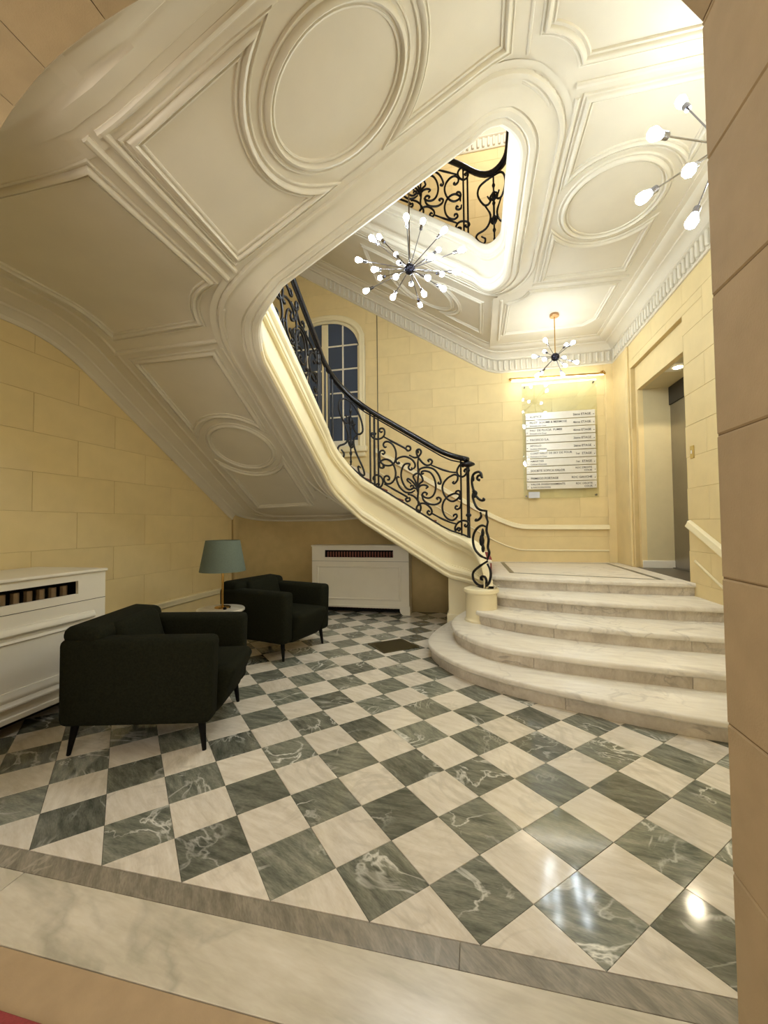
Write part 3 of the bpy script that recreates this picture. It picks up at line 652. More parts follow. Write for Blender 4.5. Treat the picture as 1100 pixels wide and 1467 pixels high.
TERM=[[(0.42,1.715),(0.407,1.702),(0.376,1.723),(0.395,1.75),(0.446,1.749),(0.463,1.718),(0.447,1.767),(0.384,1.793),(0.304,1.773),(0.274,1.701),(0.304,1.609),(0.363,1.531),(0.439,1.49),(0.496,1.493),(0.477,1.509)],[(0.285,1.603),(0.323,1.533),(0.351,1.576),(0.312,1.594),(0.283,1.536),(0.334,1.444),(0.41,1.397),(0.534,1.378)],[(0.534,1.385),(0.532,1.322),(0.555,1.265)],[(0.422,1.368),(0.433,1.324),(0.381,1.289),(0.329,1.285),(0.348,1.3)],[(0.529,1.216),(0.431,1.231),(0.326,1.179),(0.277,1.09),(0.307,0.987),(0.409,0.921),(0.507,0.899)],[(0.555,1.272),(0.528,1.181),(0.561,1.098),(0.547,1.013),(0.569,0.959),(0.531,0.887)],[(0.531,0.873),(0.379,0.803),(0.272,0.734),(0.275,0.66),(0.361,0.613),(0.462,0.619),(0.512,0.661),(0.489,0.707),(0.427,0.707),(0.414,0.68),(0.451,0.674)],[(0.53,0.845),(0.58,0.78),(0.573,0.696),(0.511,0.626),(0.347,0.582),(0.185,0.567)]]
# ------------------------------------------------------------------ rest of the staircase
sp(MB().lathe([(0, .25), (.172, .25), (.172, .275), (.162, .285), (.158, .30), (.158, .535), (.164, .545), (.176, .552), (.178, .572), (.172, .585), (.15, .592), (0, .592)], 36, (.725, 3.075, 0)).build('curtail_drum', 'trim', stc, smooth=35))
sp(MB().box(.345, .80, 3.74, YU+.06, 0, .66, .006).box(.325, .80, 3.72, YU+.06, 0, .17, .012).build('plinth', 'trim', stc, smooth=35))
nx = .62
for k in range(8):
    x1 = .86-.262*k; z = ZL+.166*(k+1)
    sp(MB().box(x1-.30, x1, WY1+.10, YB-.03, z-.03, z, .008).box(x1-.30, x1-.02, WY1+.10, YB-.03, z-.166, z-.03).build('stair_tread', 'step_marble', stc, smooth=35))
    sp(MB().box(x1-.27, x1+.006, 3.92, 5.2, z, z+.008).box(x1-.014, x1+.002, 3.92, 5.2, z-.166, z).build('carpet_runner', 'carpet', stc))
sp(MB().box(XL, -1.1, WY1+.1, YB-.03, ZL+.166*9-.1, ZL+.166*9).build('half_landing', 'step_marble', stc))

# ------------------------------------------------------------------ wrought iron railings
cum = [0.]
for a, b in zip(STN, STN[1:]): cum.append(cum[-1]+math.hypot(b[0]-a[0], b[1]-a[1]))
RH = .9; INS = .055
def at_s(s, v):
    s = min(max(s, 0), cum[-1]-1e-6); lo, hi = 0, len(cum)-1
    while hi-lo > 1:
        md = (lo+hi)//2
        if cum[md] <= s: lo = md
        else: hi = md
    t = (s-cum[lo])/max(1e-9, cum[hi]-cum[lo]); a, b = STN[lo], STN[hi]; L = lambda i: a[i]+(b[i]-a[i])*t
    return Vector((L(0)+L(2)*INS, L(1)+L(3)*INS, L(4)+L(5)+.012+v*RH))
def s_of(pred):
    for i, q in enumerate(STN):
        if pred(i, q): return cum[i]
S_NEWEL = s_of(lambda i, q: q[0] < .60 and q[1] > 3.4)
def s_x2(x): return s_of(lambda i, q: abs(q[1]-WY1) < 1e-4 and i < I_F3)+(.35-x if False else 0)
# straight piece of the lower flight: s as a function of x
i_a = next(i for i, q in enumerate(STN) if abs(q[1]-WY1) < 1e-3)
S_F2 = lambda x: cum[i_a]+(STN[i_a][0]-x)
i_b = next(i for i, q in enumerate(STN) if i >= I_F3); S_F3 = lambda y: cum[i_b]+(STN[i_b][1]-y)
i_c = next(i for i in range(I_G1, len(STN)) if abs(STN[i][1]-WY1) < 1e-4 and STN[i][0] < .7); S_F5 = lambda x: cum[i_c]+(STN[i_c][0]-x)
i_d = next(i for i in range(I_G0, I_G1) if abs(STN[i][0]-WX1) < 1e-4); S_G = lambda y: cum[i_d]+(y-STN[i_d][1])
LYRE = [[(.5, .93), (.34, .90), (.2, .80), (.16, .66), (.3, .56), (.42, .60), (.36, .68)], [(.3, .56), (.42, .42), (.36, .28), (.16, .14), (.12, .05), (.26, .03), (.30, .10), (.22, .12)],
        [(.5, .93), (.66, .90), (.8, .80), (.84, .66), (.7, .56), (.58, .60), (.64, .68)], [(.7, .56), (.58, .42), (.64, .28), (.84, .14), (.88, .05), (.74, .03), (.70, .10), (.78, .12)],
        [(.5, .97), (.5, .5), (.5, .03)], [(.5, .72), (.42, .66), (.5, .60), (.58, .66), (.5, .72)], [(.5, .40), (.43, .34), (.5, .28), (.57, .34), (.5, .40)], [(.12, .97), (.3, .985), (.5, .93)], [(.88, .97), (.7, .985), (.5, .93)]]
def tubes(parent, curves, fmap, r, name='scroll', n=5, k=4, base=None):
    for c in curves:
        pts = catmull([(u, v, 0) for u, v in c], k); P = [fmap(p.x, p.y) for p in pts]; nn = len(P)
        rr = [r*(1.0 if 2 < i < nn-3 else .8) for i in range(nn)]
        o = MB().tube(P, rr, n).build(name, 'iron', parent, smooth=True)
        if base is not None: loc_to(o, base)
def bar(parent, s, base, r=.0125, v0=-.01, v1=1.0, name='baluster'):
    loc_to(MB().rod(at_s(s, v0), at_s(s, v1), r, 6).build(name, 'iron', parent, smooth=40), base)
def panel(parent, base, sA, sB, motif, r=.013): # u=0 at sA, u=1 at sB
    tubes(parent, motif, lambda u, v: at_s(sA+(sB-sA)*u, v), r, base=base)
    if motif is LYRE:
        for v, q in ((.93, .02), (.80, .03), (.66, .042), (.56, .03), (.34, .04), (.2, .03), (.08, .024)):
            loc_to(MB().lathe([(0, -q*1.5), (q*.45, -q*.8), (q*.7, 0), (q*.35, q*.9), (0, q*1.6)], 8, at_s(sA+(sB-sA)*.5, v)).build('iron_leaf', 'iron', parent, smooth=True), base)
    else:
        for u, v, q in ((.494, .304, .03), (.5, .56, .02), (.495, .02, .018), (.505, .83, .018)):
            loc_to(MB().lathe([(0, -q*1.5), (q*.45, -q*.8), (q*.7, 0), (q*.35, q*.9), (0, q*1.6)], 8, at_s(sA+(sB-sA)*u, v)).build('iron_leaf', 'iron', parent, smooth=True), base)
def rails(parent, base, s0, s1, r=.040, vh=1.0):
    n = max(4, int((s1-s0)/.05)); S = [s0+(s1-s0)*k/n for k in range(n+1)]
    Z = [at_s(s, vh) for s in S]
    for _ in range(6):
        z2 = [p.z for p in Z]
        for i in range(1, n): Z[i].z = (z2[i-1]+2*z2[i]+z2[i+1])/4
    loc_to(MB().tube([p+Vector((0, 0, .012)) for p in Z], r, 10, flat=.8).build('handrail', 'handrail', parent, smooth=True), base)
    loc_to(MB().tube([at_s(s, .955 if vh == 1. else .955) for s in S], .009, 5).build('top_bar', 'iron', parent, smooth=True), base)
    loc_to(MB().tube([at_s(s, .006) for s in S], .011, 5).build('bottom_rail', 'iron', parent, smooth=True), base)
rl = thing('stair_railing', (.6, 3.7, 1.0), 'black wrought iron stair railing with scrolls, newel post and dark handrail on the lower flight', 'railing')
panel(rl, rl, S_F2(-.5), S_F2(.5), MOTIF)
for x in (.5, -.5, -.55, -.605): bar(rl, S_F2(x), rl, .012 if x != -.55 else .014)
sc0, sc1 = S_F2(-.62), S_F3(3.27)
panel(rl, rl, sc0+.02, sc0+(sc1-sc0)*.62, LYRE); bar(rl, sc0+(sc1-sc0)*.62+.02, rl); bar(rl, sc0+(sc1-sc0)*.62+.07, rl, .014); bar(rl, sc1-.12, rl)
panel(rl, rl, S_F3(2.05), S_F3(3.18), MOTIF)
for y in (3.22, 3.27, 2.03, 1.97): bar(rl, S_F3(y), rl)
panel(rl, rl, S_F3(1.95), S_F3(1.45), LYRE)
rails(rl, rl, S_F2(.585), S_F3(.9))
npos = Vector((.60, 3.64, 0)); nb = 1.0
loc_to(MB().lathe([(0, nb-.06), (.028, nb-.06), (.03, nb+.02), (.02, nb+.05), (.026, nb+.07), (.02, nb+.09), (.019, nb+.33), (.034, nb+.345), (.034, nb+.36), (.019, nb+.375), (.018, nb+.86), (.028, nb+.88), (.02, nb+.9), (.02, nb+.92), (.05, nb+.93), (.085, nb+.945), (.08, nb+.965), (.035, nb+.99), (.018, nb+.995), (.014, nb+1.008), (0, nb+1.012)], 14, npos).build('newel_post', 'iron', rl, smooth=40), rl)
A_, B_ = Vector((.50, 3.42, 0)), Vector((.76, 3.02, 0)); dd = (B_-A_).normalized()
tubes(rl, TERM, lambda u, v: Vector((A_.x+dd.x*u, A_.y+dd.y*u, v)), .014, 'terminal_scroll', base=rl)
for u, z, s in ((.44, 1.08, .045), (.46, 1.16, .03), (.46, 1.0, .03), (.30, 1.735, .024)):
    loc_to(MB().lathe([(0, -s*1.6), (s*.5, -s), (s*.62, 0), (s*.4, s), (0, s*1.6)], 8, (A_.x+dd.x*u, A_.y+dd.y*u, z)).build('iron_leaf', 'iron', rl, smooth=True), rl)
ru = thing('upper_stair_railing', (.7, 3.7, 4.6), 'wrought iron scroll railing of the upper flight seen through the stair well', 'railing')
panel(ru, ru, S_F5(-.42), S_F5(.58), MOTIF); panel(ru, ru, S_F5(-1.52), S_F5(-.52), MOTIF)
for x in (.60, .65, -.44, -.5): bar(ru, S_F5(x), ru)
panel(ru, ru, cum[I_G1]+.06, S_F5(.68), LYRE)
bar(ru, cum[I_G1]+.03, ru); bar(ru, cum[I_G1]-.02, ru)
panel(ru, ru, S_G(2.2), S_G(3.2), MOTIF)
rails(ru, ru, S_G(1.9), cum[-1]-.02, .042, .95)

# ------------------------------------------------------------------ stair window
wn = struct(thing('window_1', (-1.92, YB, 2.62), None, None)); wn['label'] = 'arched stair window with white glazing bars, dark night outside'
x0, x1, z0, z1 = WIN; xc = (x0+x1)/2
def wl_(o): return loc_to(o, wn)
def head(x, e=0.):  # basket arch of the glazed opening
    t = abs(x-xc)/(.62+e); return 4.88+e-.46*(1-math.sqrt(max(0, 1-min(1, t)**2.3)))
gx0, gx1 = xc-.61, xc+.61
for a, b in ((x0-.005, gx0), (gx1, x1+.005)): wl_(MB().box(a, b, YB+.01, YB+.12, z0, 4.42, .006).build('frame_stile', 'trim', wn))
hx = [xc-.62-.02+1.28*k/32 for k in range(33)]
wl_(MB().grid([[(x, YB+.015, head(x)), (x, YB+.015, head(x, .11)+.03), (x, YB+.1, head(x, .11)+.03), (x, YB+.1, head(x)), (x, YB+.015, head(x))] for x in hx]).build('frame_head', 'trim', wn, smooth=35))
fx = [x0-.01+(x1-x0+.02)*k/36 for k in range(37)]
wl_(MB().grid([[(x, YB+.004, head(x, .09) if abs(x-xc) < .70 else 4.40), (x, YB+.004, 5.13), (x, YB+.1, 5.13), (x, YB+.1, head(x, .09) if abs(x-xc) < .70 else 4.40)] for x in fx]).build('arch_infill', 'wall_plain', wn))
ar = [(gx0-.085, z0+(4.36-z0)*k/6) for k in range(0, 7)]+[(xc-.695+1.39*k/28, head(xc-.695+1.39*k/28, .085)) for k in range(29)]+[(gx1+.085, 4.36-(4.36-z0)*k/6) for k in range(0, 7)]
wl_(MB().sweep([(x, YB-.004, z) for x, z in ar], [(-.05, 0), (-.05, .014), (-.03, .026), (0, .02), (.03, .032), (.05, .024), (.05, 0)], Vector((0, -1, 0))).build('architrave', 'trim', wn, smooth=40))
wl_(MB().box(x0+.0, x1+.03, YB-.11, YB+.02, z0-.10, z0, .015).box(x0+.02, x1+.0, YB-.06, YB+.02, z0-.18, z0-.10, .01).build('window_sill', 'trim', wn, smooth=35))
wl_(MB().box(xc-.06, xc+.06, YB+.02, YB+.075, z0, 4.86, .006).build('mullion', 'trim', wn))
zb = [z0+.06, 2.734, 3.168, 3.604, 4.028, 4.455, 4.88]
wl_(MB().box(gx0, gx1, YB+.025, YB+.07, z0, 2.747, .004).build('bottom_rail', 'white_paint', wn))
for cs in ((gx0, xc-.06), (xc+.06, gx1)):
    mid = (cs[0]+cs[1])/2
    wl_(MB().box(mid-.014, mid+.014, YB+.03, YB+.06, 2.734, head(mid), .004).build('glazing_bar', 'white_paint', wn))
    for z in zb[2:-1]: wl_(MB().box(cs[0], cs[1], YB+.03, YB+.06, z-.013, z+.013, .004).build('glazing_bar', 'white_paint', wn))
    for a, b in zip(zb[1:], zb[2:]):
        for c, d in ((cs[0], mid-.014), (mid+.014, cs[1])):
            if b < 4.5: wl_(MB().box(c, d, YB+.043, YB+.047, a+.013, b-.013).build('pane', 'night_glass', wn))
            else:
                xs = [c+(d-c)*k/10 for k in range(11)]; wl_(MB().grid([[(x, YB+.043, a+.013), (x, YB+.043, max(a+.02, head(x))), (x, YB+.047, max(a+.02, head(x))), (x, YB+.047, a+.013), (x, YB+.043, a+.013)] for x in xs]).build('pane', 'night_glass', wn))
wl_(MB().box(x0-.3, x1+.3, YB+.50, YB+.52, z0-.3, 5.2).build('courtyard_wall', 'night', wn))
wl_(MB().box(x0-.3, x1+.3, YB+.30, YB+.52, 5.2, 5.25).box(x0-.3, x0-.25, YB+.3, YB+.52, z0-.3, 5.2).box(x1+.25, x1+.3, YB+.3, YB+.52, z0-.3, 5.2).box(x0-.3, x1+.3, YB+.3, YB+.52, z0-.35, z0-.3).build('courtyard_return', 'night', wn))

# ------------------------------------------------------------------ lift recess and door
XO = 3.22; RY0, RY1, RZ1 = 3.50, 4.81, 3.04
lr = struct(MB().box(XR+.055, XR+.12, DO[0], RY0, ZL-.1, 3.40).box(XR+.055, XR+.12, RY1, DO[1]+.02, ZL-.1, 3.40).box(XR+.055, XR+.12, RY0, RY1, RZ1, 3.40).build('wall_lift_surround', 'wall_plain'))
MB().box(XR+.12, XO+.02, RY1+.001, RY1+.05, ZL, RZ1+.03).build('reveal', 'recess_wall', lr); MB().box(XR+.12, XO+.02, RY0-.05, RY0-.001, ZL, RZ1+.03).build('reveal', 'recess_wall', lr)
MB().box(XR+.12, XO+.3, RY0-.05, RY1+.05, RZ1+.001, RZ1+.05).build('recess_ceiling', 'recess_wall', lr)
MB().box(XR+.0, XO+.3, DO[0], DO[1], ZL-.12, ZL+.001).build('recess_floor', 'recess_floor', lr)
MB().box(XR+.06, XO, RY1-.014, RY1, ZL, ZL+.10, .004).build('skirting', 'white_paint', lr)
dr = struct(thing('door_1', (XO, 4.15, ZL), None, None)); dr['label'] = 'brushed steel lift door inside the recess'
loc_to(MB().box(XO, XO+.04, RY0, 4.15-.002, ZL, 2.80, .003).build('door_leaf', 'steel', dr), dr); loc_to(MB().box(XO, XO+.04, 4.152, RY1, ZL, 2.80, .003).build('door_leaf', 'steel', dr), dr)
loc_to(MB().box(XO-.015, XO+.05, RY0, RY1, 2.80, RZ1, .004).build('door_head', 'dark_steel', dr), dr)
loc_to(MB().box(XO-.03, XO+.0, RY0, RY1, ZL+.001, ZL+.012).build('door_sill', 'steel', dr), dr)
dl = thing('recessed_downlight', (2.985, 4.02, RZ1), 'small square recessed downlight in the lift recess ceiling', 'downlight')
loc_to(MB().box(2.90, 3.07, 3.88, 4.16, RZ1-.008, RZ1, .003).build('trim_plate', 'white_paint', dl), dl)
loc_to(MB().lathe([(0, RZ1-.014), (.045, RZ1-.014), (.05, RZ1-.008), (0, RZ1-.006)], 16, (2.985, 4.02, 0)).build('lens', 'downlight', dl), dl)
ld = bpy.data.lights.new('downlight_lamp', 'SPOT'); ld.energy = 12; ld.color = (1, .85, .6); ld.spot_size = 2.2; ld.shadow_soft_size = .05; o = bpy.data.objects.new('downlight_lamp', ld); o.location = (2.985, 4.02, RZ1-.03); link(o)
sw = thing('light_switch', (XR, 3.31, 1.94), 'small brass switch plate on the wall right of the lift', 'switch')
loc_to(MB().box(XR-.008, XR, 3.275, 3.345, 1.875, 2.0, .003).build('plate', 'switch', sw), sw); loc_to(MB().box(XR-.014, XR-.008, 3.30, 3.32, 1.92, 1.955, .002).build('rocker', 'white_paint', sw), sw)

# ------------------------------------------------------------------ dado mouldings
DADO = [(-.035, 0), (-.035, .012), (-.02, .03), (.01, .034), (.022, .042), (.035, .042), (.04, .03), (.04, 0)]
FILLET = [(-.012, 0), (-.012, .008), (.0, .014), (.012, .008), (.012, 0)]
def dado(name, pts, n, prof): return struct(MB().sweep(pts, prof, Vector(n)).build(name, 'trim', smooth=40))
up_rail = [p for p in catmull([(-1.0, YB, 2.55), (.443, YB, 1.66), (.886, YB, 1.405), (1.12, YB, 1.29), (1.30, YB, 1.225), (1.48, YB, 1.20), (2.0, YB, 1.19)], 6)]+[Vector((XR-.12, YB, 1.185))]
dado('trim_5', [p-Vector((0, .002, 0)) for p in up_rail], (0, -1, 0), DADO)
lo_rail = [p for p in catmull([(-1.0, YB, 2.20), (.443, YB, 1.30), (.858, YB, 1.045), (1.10, YB, .92), (1.30, YB, .85), (1.48, YB, .83), (2.0, YB, .828)], 6)]+[Vector((XR-.12, YB, .826))]
dado('trim_6', [p-Vector((0, .002, 0)) for p in lo_rail], (0, -1, 0), FILLET)
dado('trim_7', [(XR-.002, y, z) for y, z in ((3.40, 1.235), (2.9, 1.02), (2.4, .79), (1.6, .45))], (-1, 0, 0), DADO)
dado('trim_8', [(XR-.002, y, z) for y, z in ((3.32, .865), (2.9, .685), (2.4, .46), (1.9, .24))], (-1, 0, 0), FILLET)
dado('trim_9', [(XL+.001, y, .375) for y in (YF, 1.5, 3.95)]+[(XL+.701-.70*math.cos(math.pi/2*k/12), 3.95+.699*math.sin(math.pi/2*k/12), .375+.1*k/12) for k in range(1, 13)]+[(-1.4, YU-.001, .475), (.34, YU-.001, .475)], (0, 0, 0), DADO) if False else None
pth = [((XL, y), (1, 0), .375) for y in (YF, 1.5, 3.95)]+[((XL+.70-.70*math.cos(math.pi/2*k/12), 3.95+.70*math.sin(math.pi/2*k/12)), (math.cos(math.pi/2*k/12), -math.sin(math.pi/2*k/12)), .375+.1*k/12) for k in range(1, 13)]+[((-1.4, YU), (0, -1), .475), ((.34, YU), (0, -1), .475)]
struct(MB().grid([[(p[0]+n[0]*b, p[1]+n[1]*b, z+a) for a, b in DADO] for p, n, z in pth]).build('trim_9', 'trim', smooth=40))
struct(MB().grid([[(p[0]+n[0]*b, p[1]+n[1]*b, a) for a, b in ((0, .014), (.085, .014), (.10, .006), (.10, 0))] for p, n, z in pth]).build('baseboard_left', 'baseboard', smooth=30))
# corner pilaster strips and lift architrave
struct(MB().box(XR-.13, XR, YB-.02, YB, ZL, 3.69, .006).box(XR-.02, XR, 5.02, YB, ZL, 3.69, .006).box(XR-.03, XR-.0, 4.93, 4.99, ZL, 3.69, .008).build('trim_10', 'wall_plain'))

# ------------------------------------------------------------------ directory board on the landing wall
bd = thing('directory_board', (2.0, YB, 1.63), 'glass directory panel with ten white name plates on the landing wall', 'sign')
YG = YB-.05
loc_to(MB().box(1.43, 2.52, YG, YG+.008, 1.64, 3.48, .002).build('glass_panel', 'board_glass', bd), bd)
for x, z in ((1.47, 3.42), (2.48, 3.42), (1.47, 1.68), (2.48, 1.68)):
    loc_to(MB().tube([(x, YG-.008, z), (x, YB, z)], .014, 10).build('standoff', 'chrome', bd, smooth=40), bd)
ROWS = [(['AUSTICE'], ['2ème ETAGE']), (['PILOT  SCIOMB & MERMOSE', "Avocats à la Cour"], ['4ème ETAGE']), (['PAU  DE PLUCIA  PUMEE', 'Avocats à la Cour'], ['4ème ETAGE']), (['PACIFICO S.A.'], ['3ème ETAGE']), (['APOLLO', "Société d'Avocats"], ['2ème ETAGE']),
        (['CONT HAUT DE SKY DE POUR', 'Avocats à la Cour'], ['1er  ETAGE']), (['AMARTEIS', "Cabinet d'avocats"], ['1er  ETAGE']), (['SOCIETE SOFICA VALOR'], ['RDC DROITE', 'COUR']), (['FRIMECO PORTAGE'], ['RDC GAUCHE']), (['VALOR INVESTISSEMENTS', '& PARTICIPATIONS'], ['RDC DROITE', 'COUR'])]
def text_mesh(txt, size, right=False):
    c = bpy.data.curves.new('lettering', 'FONT'); c.body = txt; c.size = size; c.align_x = 'RIGHT' if right else 'LEFT'; c.extrude = .0008; c.offset = size*.012; c.resolution_u = 2
    o = bpy.data.objects.new('lettering', c); COL.objects.link(o); bpy.context.view_layer.update()
    me = bpy.data.meshes.new_from_object(o.evaluated_get(bpy.context.evaluated_depsgraph_get())); bpy.data.objects.remove(o); me.materials.clear(); me.materials.append(MATS['ink']); return me
ph = 1.216/10
for k, (lt, rt) in enumerate(ROWS):
    zt = 2.99-k*ph
    pl = loc_to(MB().box(1.475, 2.487, YG-.016, YG-.001, zt-ph+.011, zt, .002).build('name_plate', 'plate', bd), bd)
    def put(txt, size, x, z, right=False):
        o = bpy.data.objects.new('lettering', text_mesh(txt, size, right)); link(o, pl); o.matrix_parent_inverse = pl.matrix_parent_inverse
        # parent inverse only cancels the board's origin; keep lettering upright on the plate
        o.matrix_parent_inverse = Matrix.Identity(4); o.matrix_local = Matrix.Translation(Vector((x, YG-.0172, z))) @ Matrix.Rotation(math.pi/2, 4, 'X')
    zc_ = zt-ph*.5
    if len(lt) == 1: put(lt[0], .046, 1.535, zc_-.018)
    else: put(lt[0], .044, 1.535, zc_+.012); put(lt[1], .034, 1.535, zc_-.034)
    if len(rt) == 1: put(rt[0], .046, 2.425, zc_-.014, True)
    else: put(rt[0], .040, 2.425, zc_+.012, True); put(rt[1], .040, 2.425, zc_-.032, True)
    for x in (1.495, 2.465): loc_to(MB().tube([(x, YG-.018, zc_-.01), (x, YG-.014, zc_-.01)], .006, 8).build('screw', 'chrome', bd), bd)
loc_to(MB().box(1.50, 1.665, YG-.004, YG-.001, 1.65, 1.745).build('paper_note', 'paper', bd), bd)
pc = thing('picture_light', (1.95, YB, 3.55), 'long brass picture light bar shining down on the directory board', 'lamp')
loc_to(MB().tube([(1.25, YB-.16, 3.53), (2.62, YB-.16, 3.50)], .016, 10).build('light_bar', 'brass', pc, smooth=40), pc)
loc_to(MB().box(1.27, 2.60, YB-.166, YB-.146, 3.486, 3.500).build('light_strip', 'strip', pc), pc)
for x in (1.26, 2.61): loc_to(MB().tube([(x, YB, 3.57), (x, YB-.08, 3.57), (x, YB-.16, 3.525)], .008, 8).lathe([(0, -.0), (.02, -.0), (.02, .03), (0, .03)], 12, (x, YB-.02, 3.555)).build('bracket', 'brass', pc, smooth=40), pc)

# ------------------------------------------------------------------ armchairs
def armchair(loc, rz, label):
    t = thing('armchair', loc, label, 'armchair', 'dark green armchairs against the left wall', rz)
    ox, oy = -.38, -.315
    def P(name, mb, m, sm=40, par=None):
        for q in mb.v: q.x += ox; q.y += oy
        return mb.build(name, m, par or t, smooth=sm)
    for y0, y1 in ((-.06, .085), (.545, .69)):
        mb = MB().box(-.03, .79, y0, y1, .165, .635, .038)
        for q in mb.v:                       # arms lean a little outwards and the front edge slopes
            if q.x > .6: q.x -= (.635-q.z)*.03
            q.z += -.012*(q.x-.4)
        P('arm', mb, 'fabric')
    P('back', MB().box(-.03, .12, .05, .58, .165, .60, .036), 'fabric')
    mb = MB().box(.10, .86, .087, .543, .135, .425, .045)
    for q in mb.v:
        if q.z < .3 and q.x > .6: q.x -= .11*(.3-q.z)/.16
        if q.z > .36: q.z += .012*math.sin(math.pi*(q.y-.087)/.456)
    P('seat_cushion', mb, 'fabric')
    mb = MB().box(-.025, .19, -.045, .675, .600, .705, .046)
    for q in mb.v: q.z -= max(0, q.x-.05)*.10
    m2 = MB().box(0, .15, .095, .535, 0, .33, .05); Rm = Matrix.Rotation(math.radians(-16), 4, 'Y')
    for q in m2.v: c = Rm @ q; q.x, q.z = c.x+.17, c.z+.355
    mb.add(m2.v, m2.f)
    P('back_cushion', mb, 'fabric')
    P('underframe', MB().box(.02, .70, .0, .63, .15, .19, .01), 'black_leg')
    for x, y in ((0, 0), (.728, 0), (0, .63), (.728, .63)):
        dx = .03 if x == 0 else -.02; dy = .012 if y == 0 else -.012
        P('leg', MB().tube([(x, y, 0), (x+dx, y+dy, .17)], [.011, .022], 10), 'black_leg')
    return t
def chair_at(B, a, label):
    ca, sa = math.cos(a), math.sin(a); x = B[0]+.38*ca-.315*sa; y = B[1]+.38*sa+.315*ca
    return armchair((x, y, 0), a, label)
chair_at((-1.514, .566), math.radians(16), 'dark green armchair nearest the camera, beside the near radiator cover')
b2 = math.radians(-13); chair_at((-1.061-.728*math.cos(b2), 2.223-.728*math.sin(b2)), b2, 'dark green armchair farther back, behind the table lamp')
# side table and lamp
tb = thing('side_table', (-1.60, 2.06, 0), 'small round side table with white marble top between the armchairs', 'table')
MB().lathe([(0, .475), (.20, .475), (.21, .48), (.21, .493), (.205, .5), (0, .5)], 32).build('table_top', 'slab_marble', tb, smooth=40)
MB().tube([(0, 0, .02), (0, 0, .476)], .014, 10).build('leg', 'brass', tb, smooth=40)
MB().lathe([(0, 0), (.13, 0), (.13, .01), (.03, .02), (0, .02)], 24).build('base', 'brass', tb, smooth=40)
lp = thing('table_lamp', (-1.60, 2.09, .501), 'table lamp with sage green tapered shade and brass stem on the side table', 'lamp')
MB().lathe([(0, 0), (.07, 0), (.072, .006), (.065, .012), (.012, .016), (0, .016)], 24).build('base', 'brass', lp, smooth=40)
MB().tube([(0, 0, .01), (0, 0, .40)], .011, 12).build('stem', 'brass', lp, smooth=40)
MB().lathe([(.203, .335), (.150, .618), (.147, .618), (.199, .336), (.203, .335)], 36).build('lamp_shade', 'shade', lp, smooth=40)
# remove the caps of the open shade: rebuilt as an open ring
sh = [c for c in lp.children if c.name.startswith('lamp_shade')][0]
bm = bmesh.new(); bm.from_mesh(sh.data); bmesh.ops.delete(bm, geom=[f for f in bm.faces if len(f.verts) > 4], context='FACES'); bm.to_mesh(sh.data); bm.free()
MB().tube([(-.15, 0, .60), (.15, 0, .60)], .003, 6).tube([(0, -.15, .60), (0, .15, .60)], .003, 6).build('shade_spider', 'brass', lp)
MB().tube([(.02, .06, .006), (.09, -.02, .004)], .004, 6).build('flex', 'black_leg', lp)
bk = thing('table_trinket', (-1.53, 2.02, .501), 'tiny dark object on the white side table top', 'trinket')
MB().lathe([(0, 0), (.014, 0), (.016, .012), (.008, .022), (0, .024)], 12).build('body', 'black_leg', bk, smooth=True)

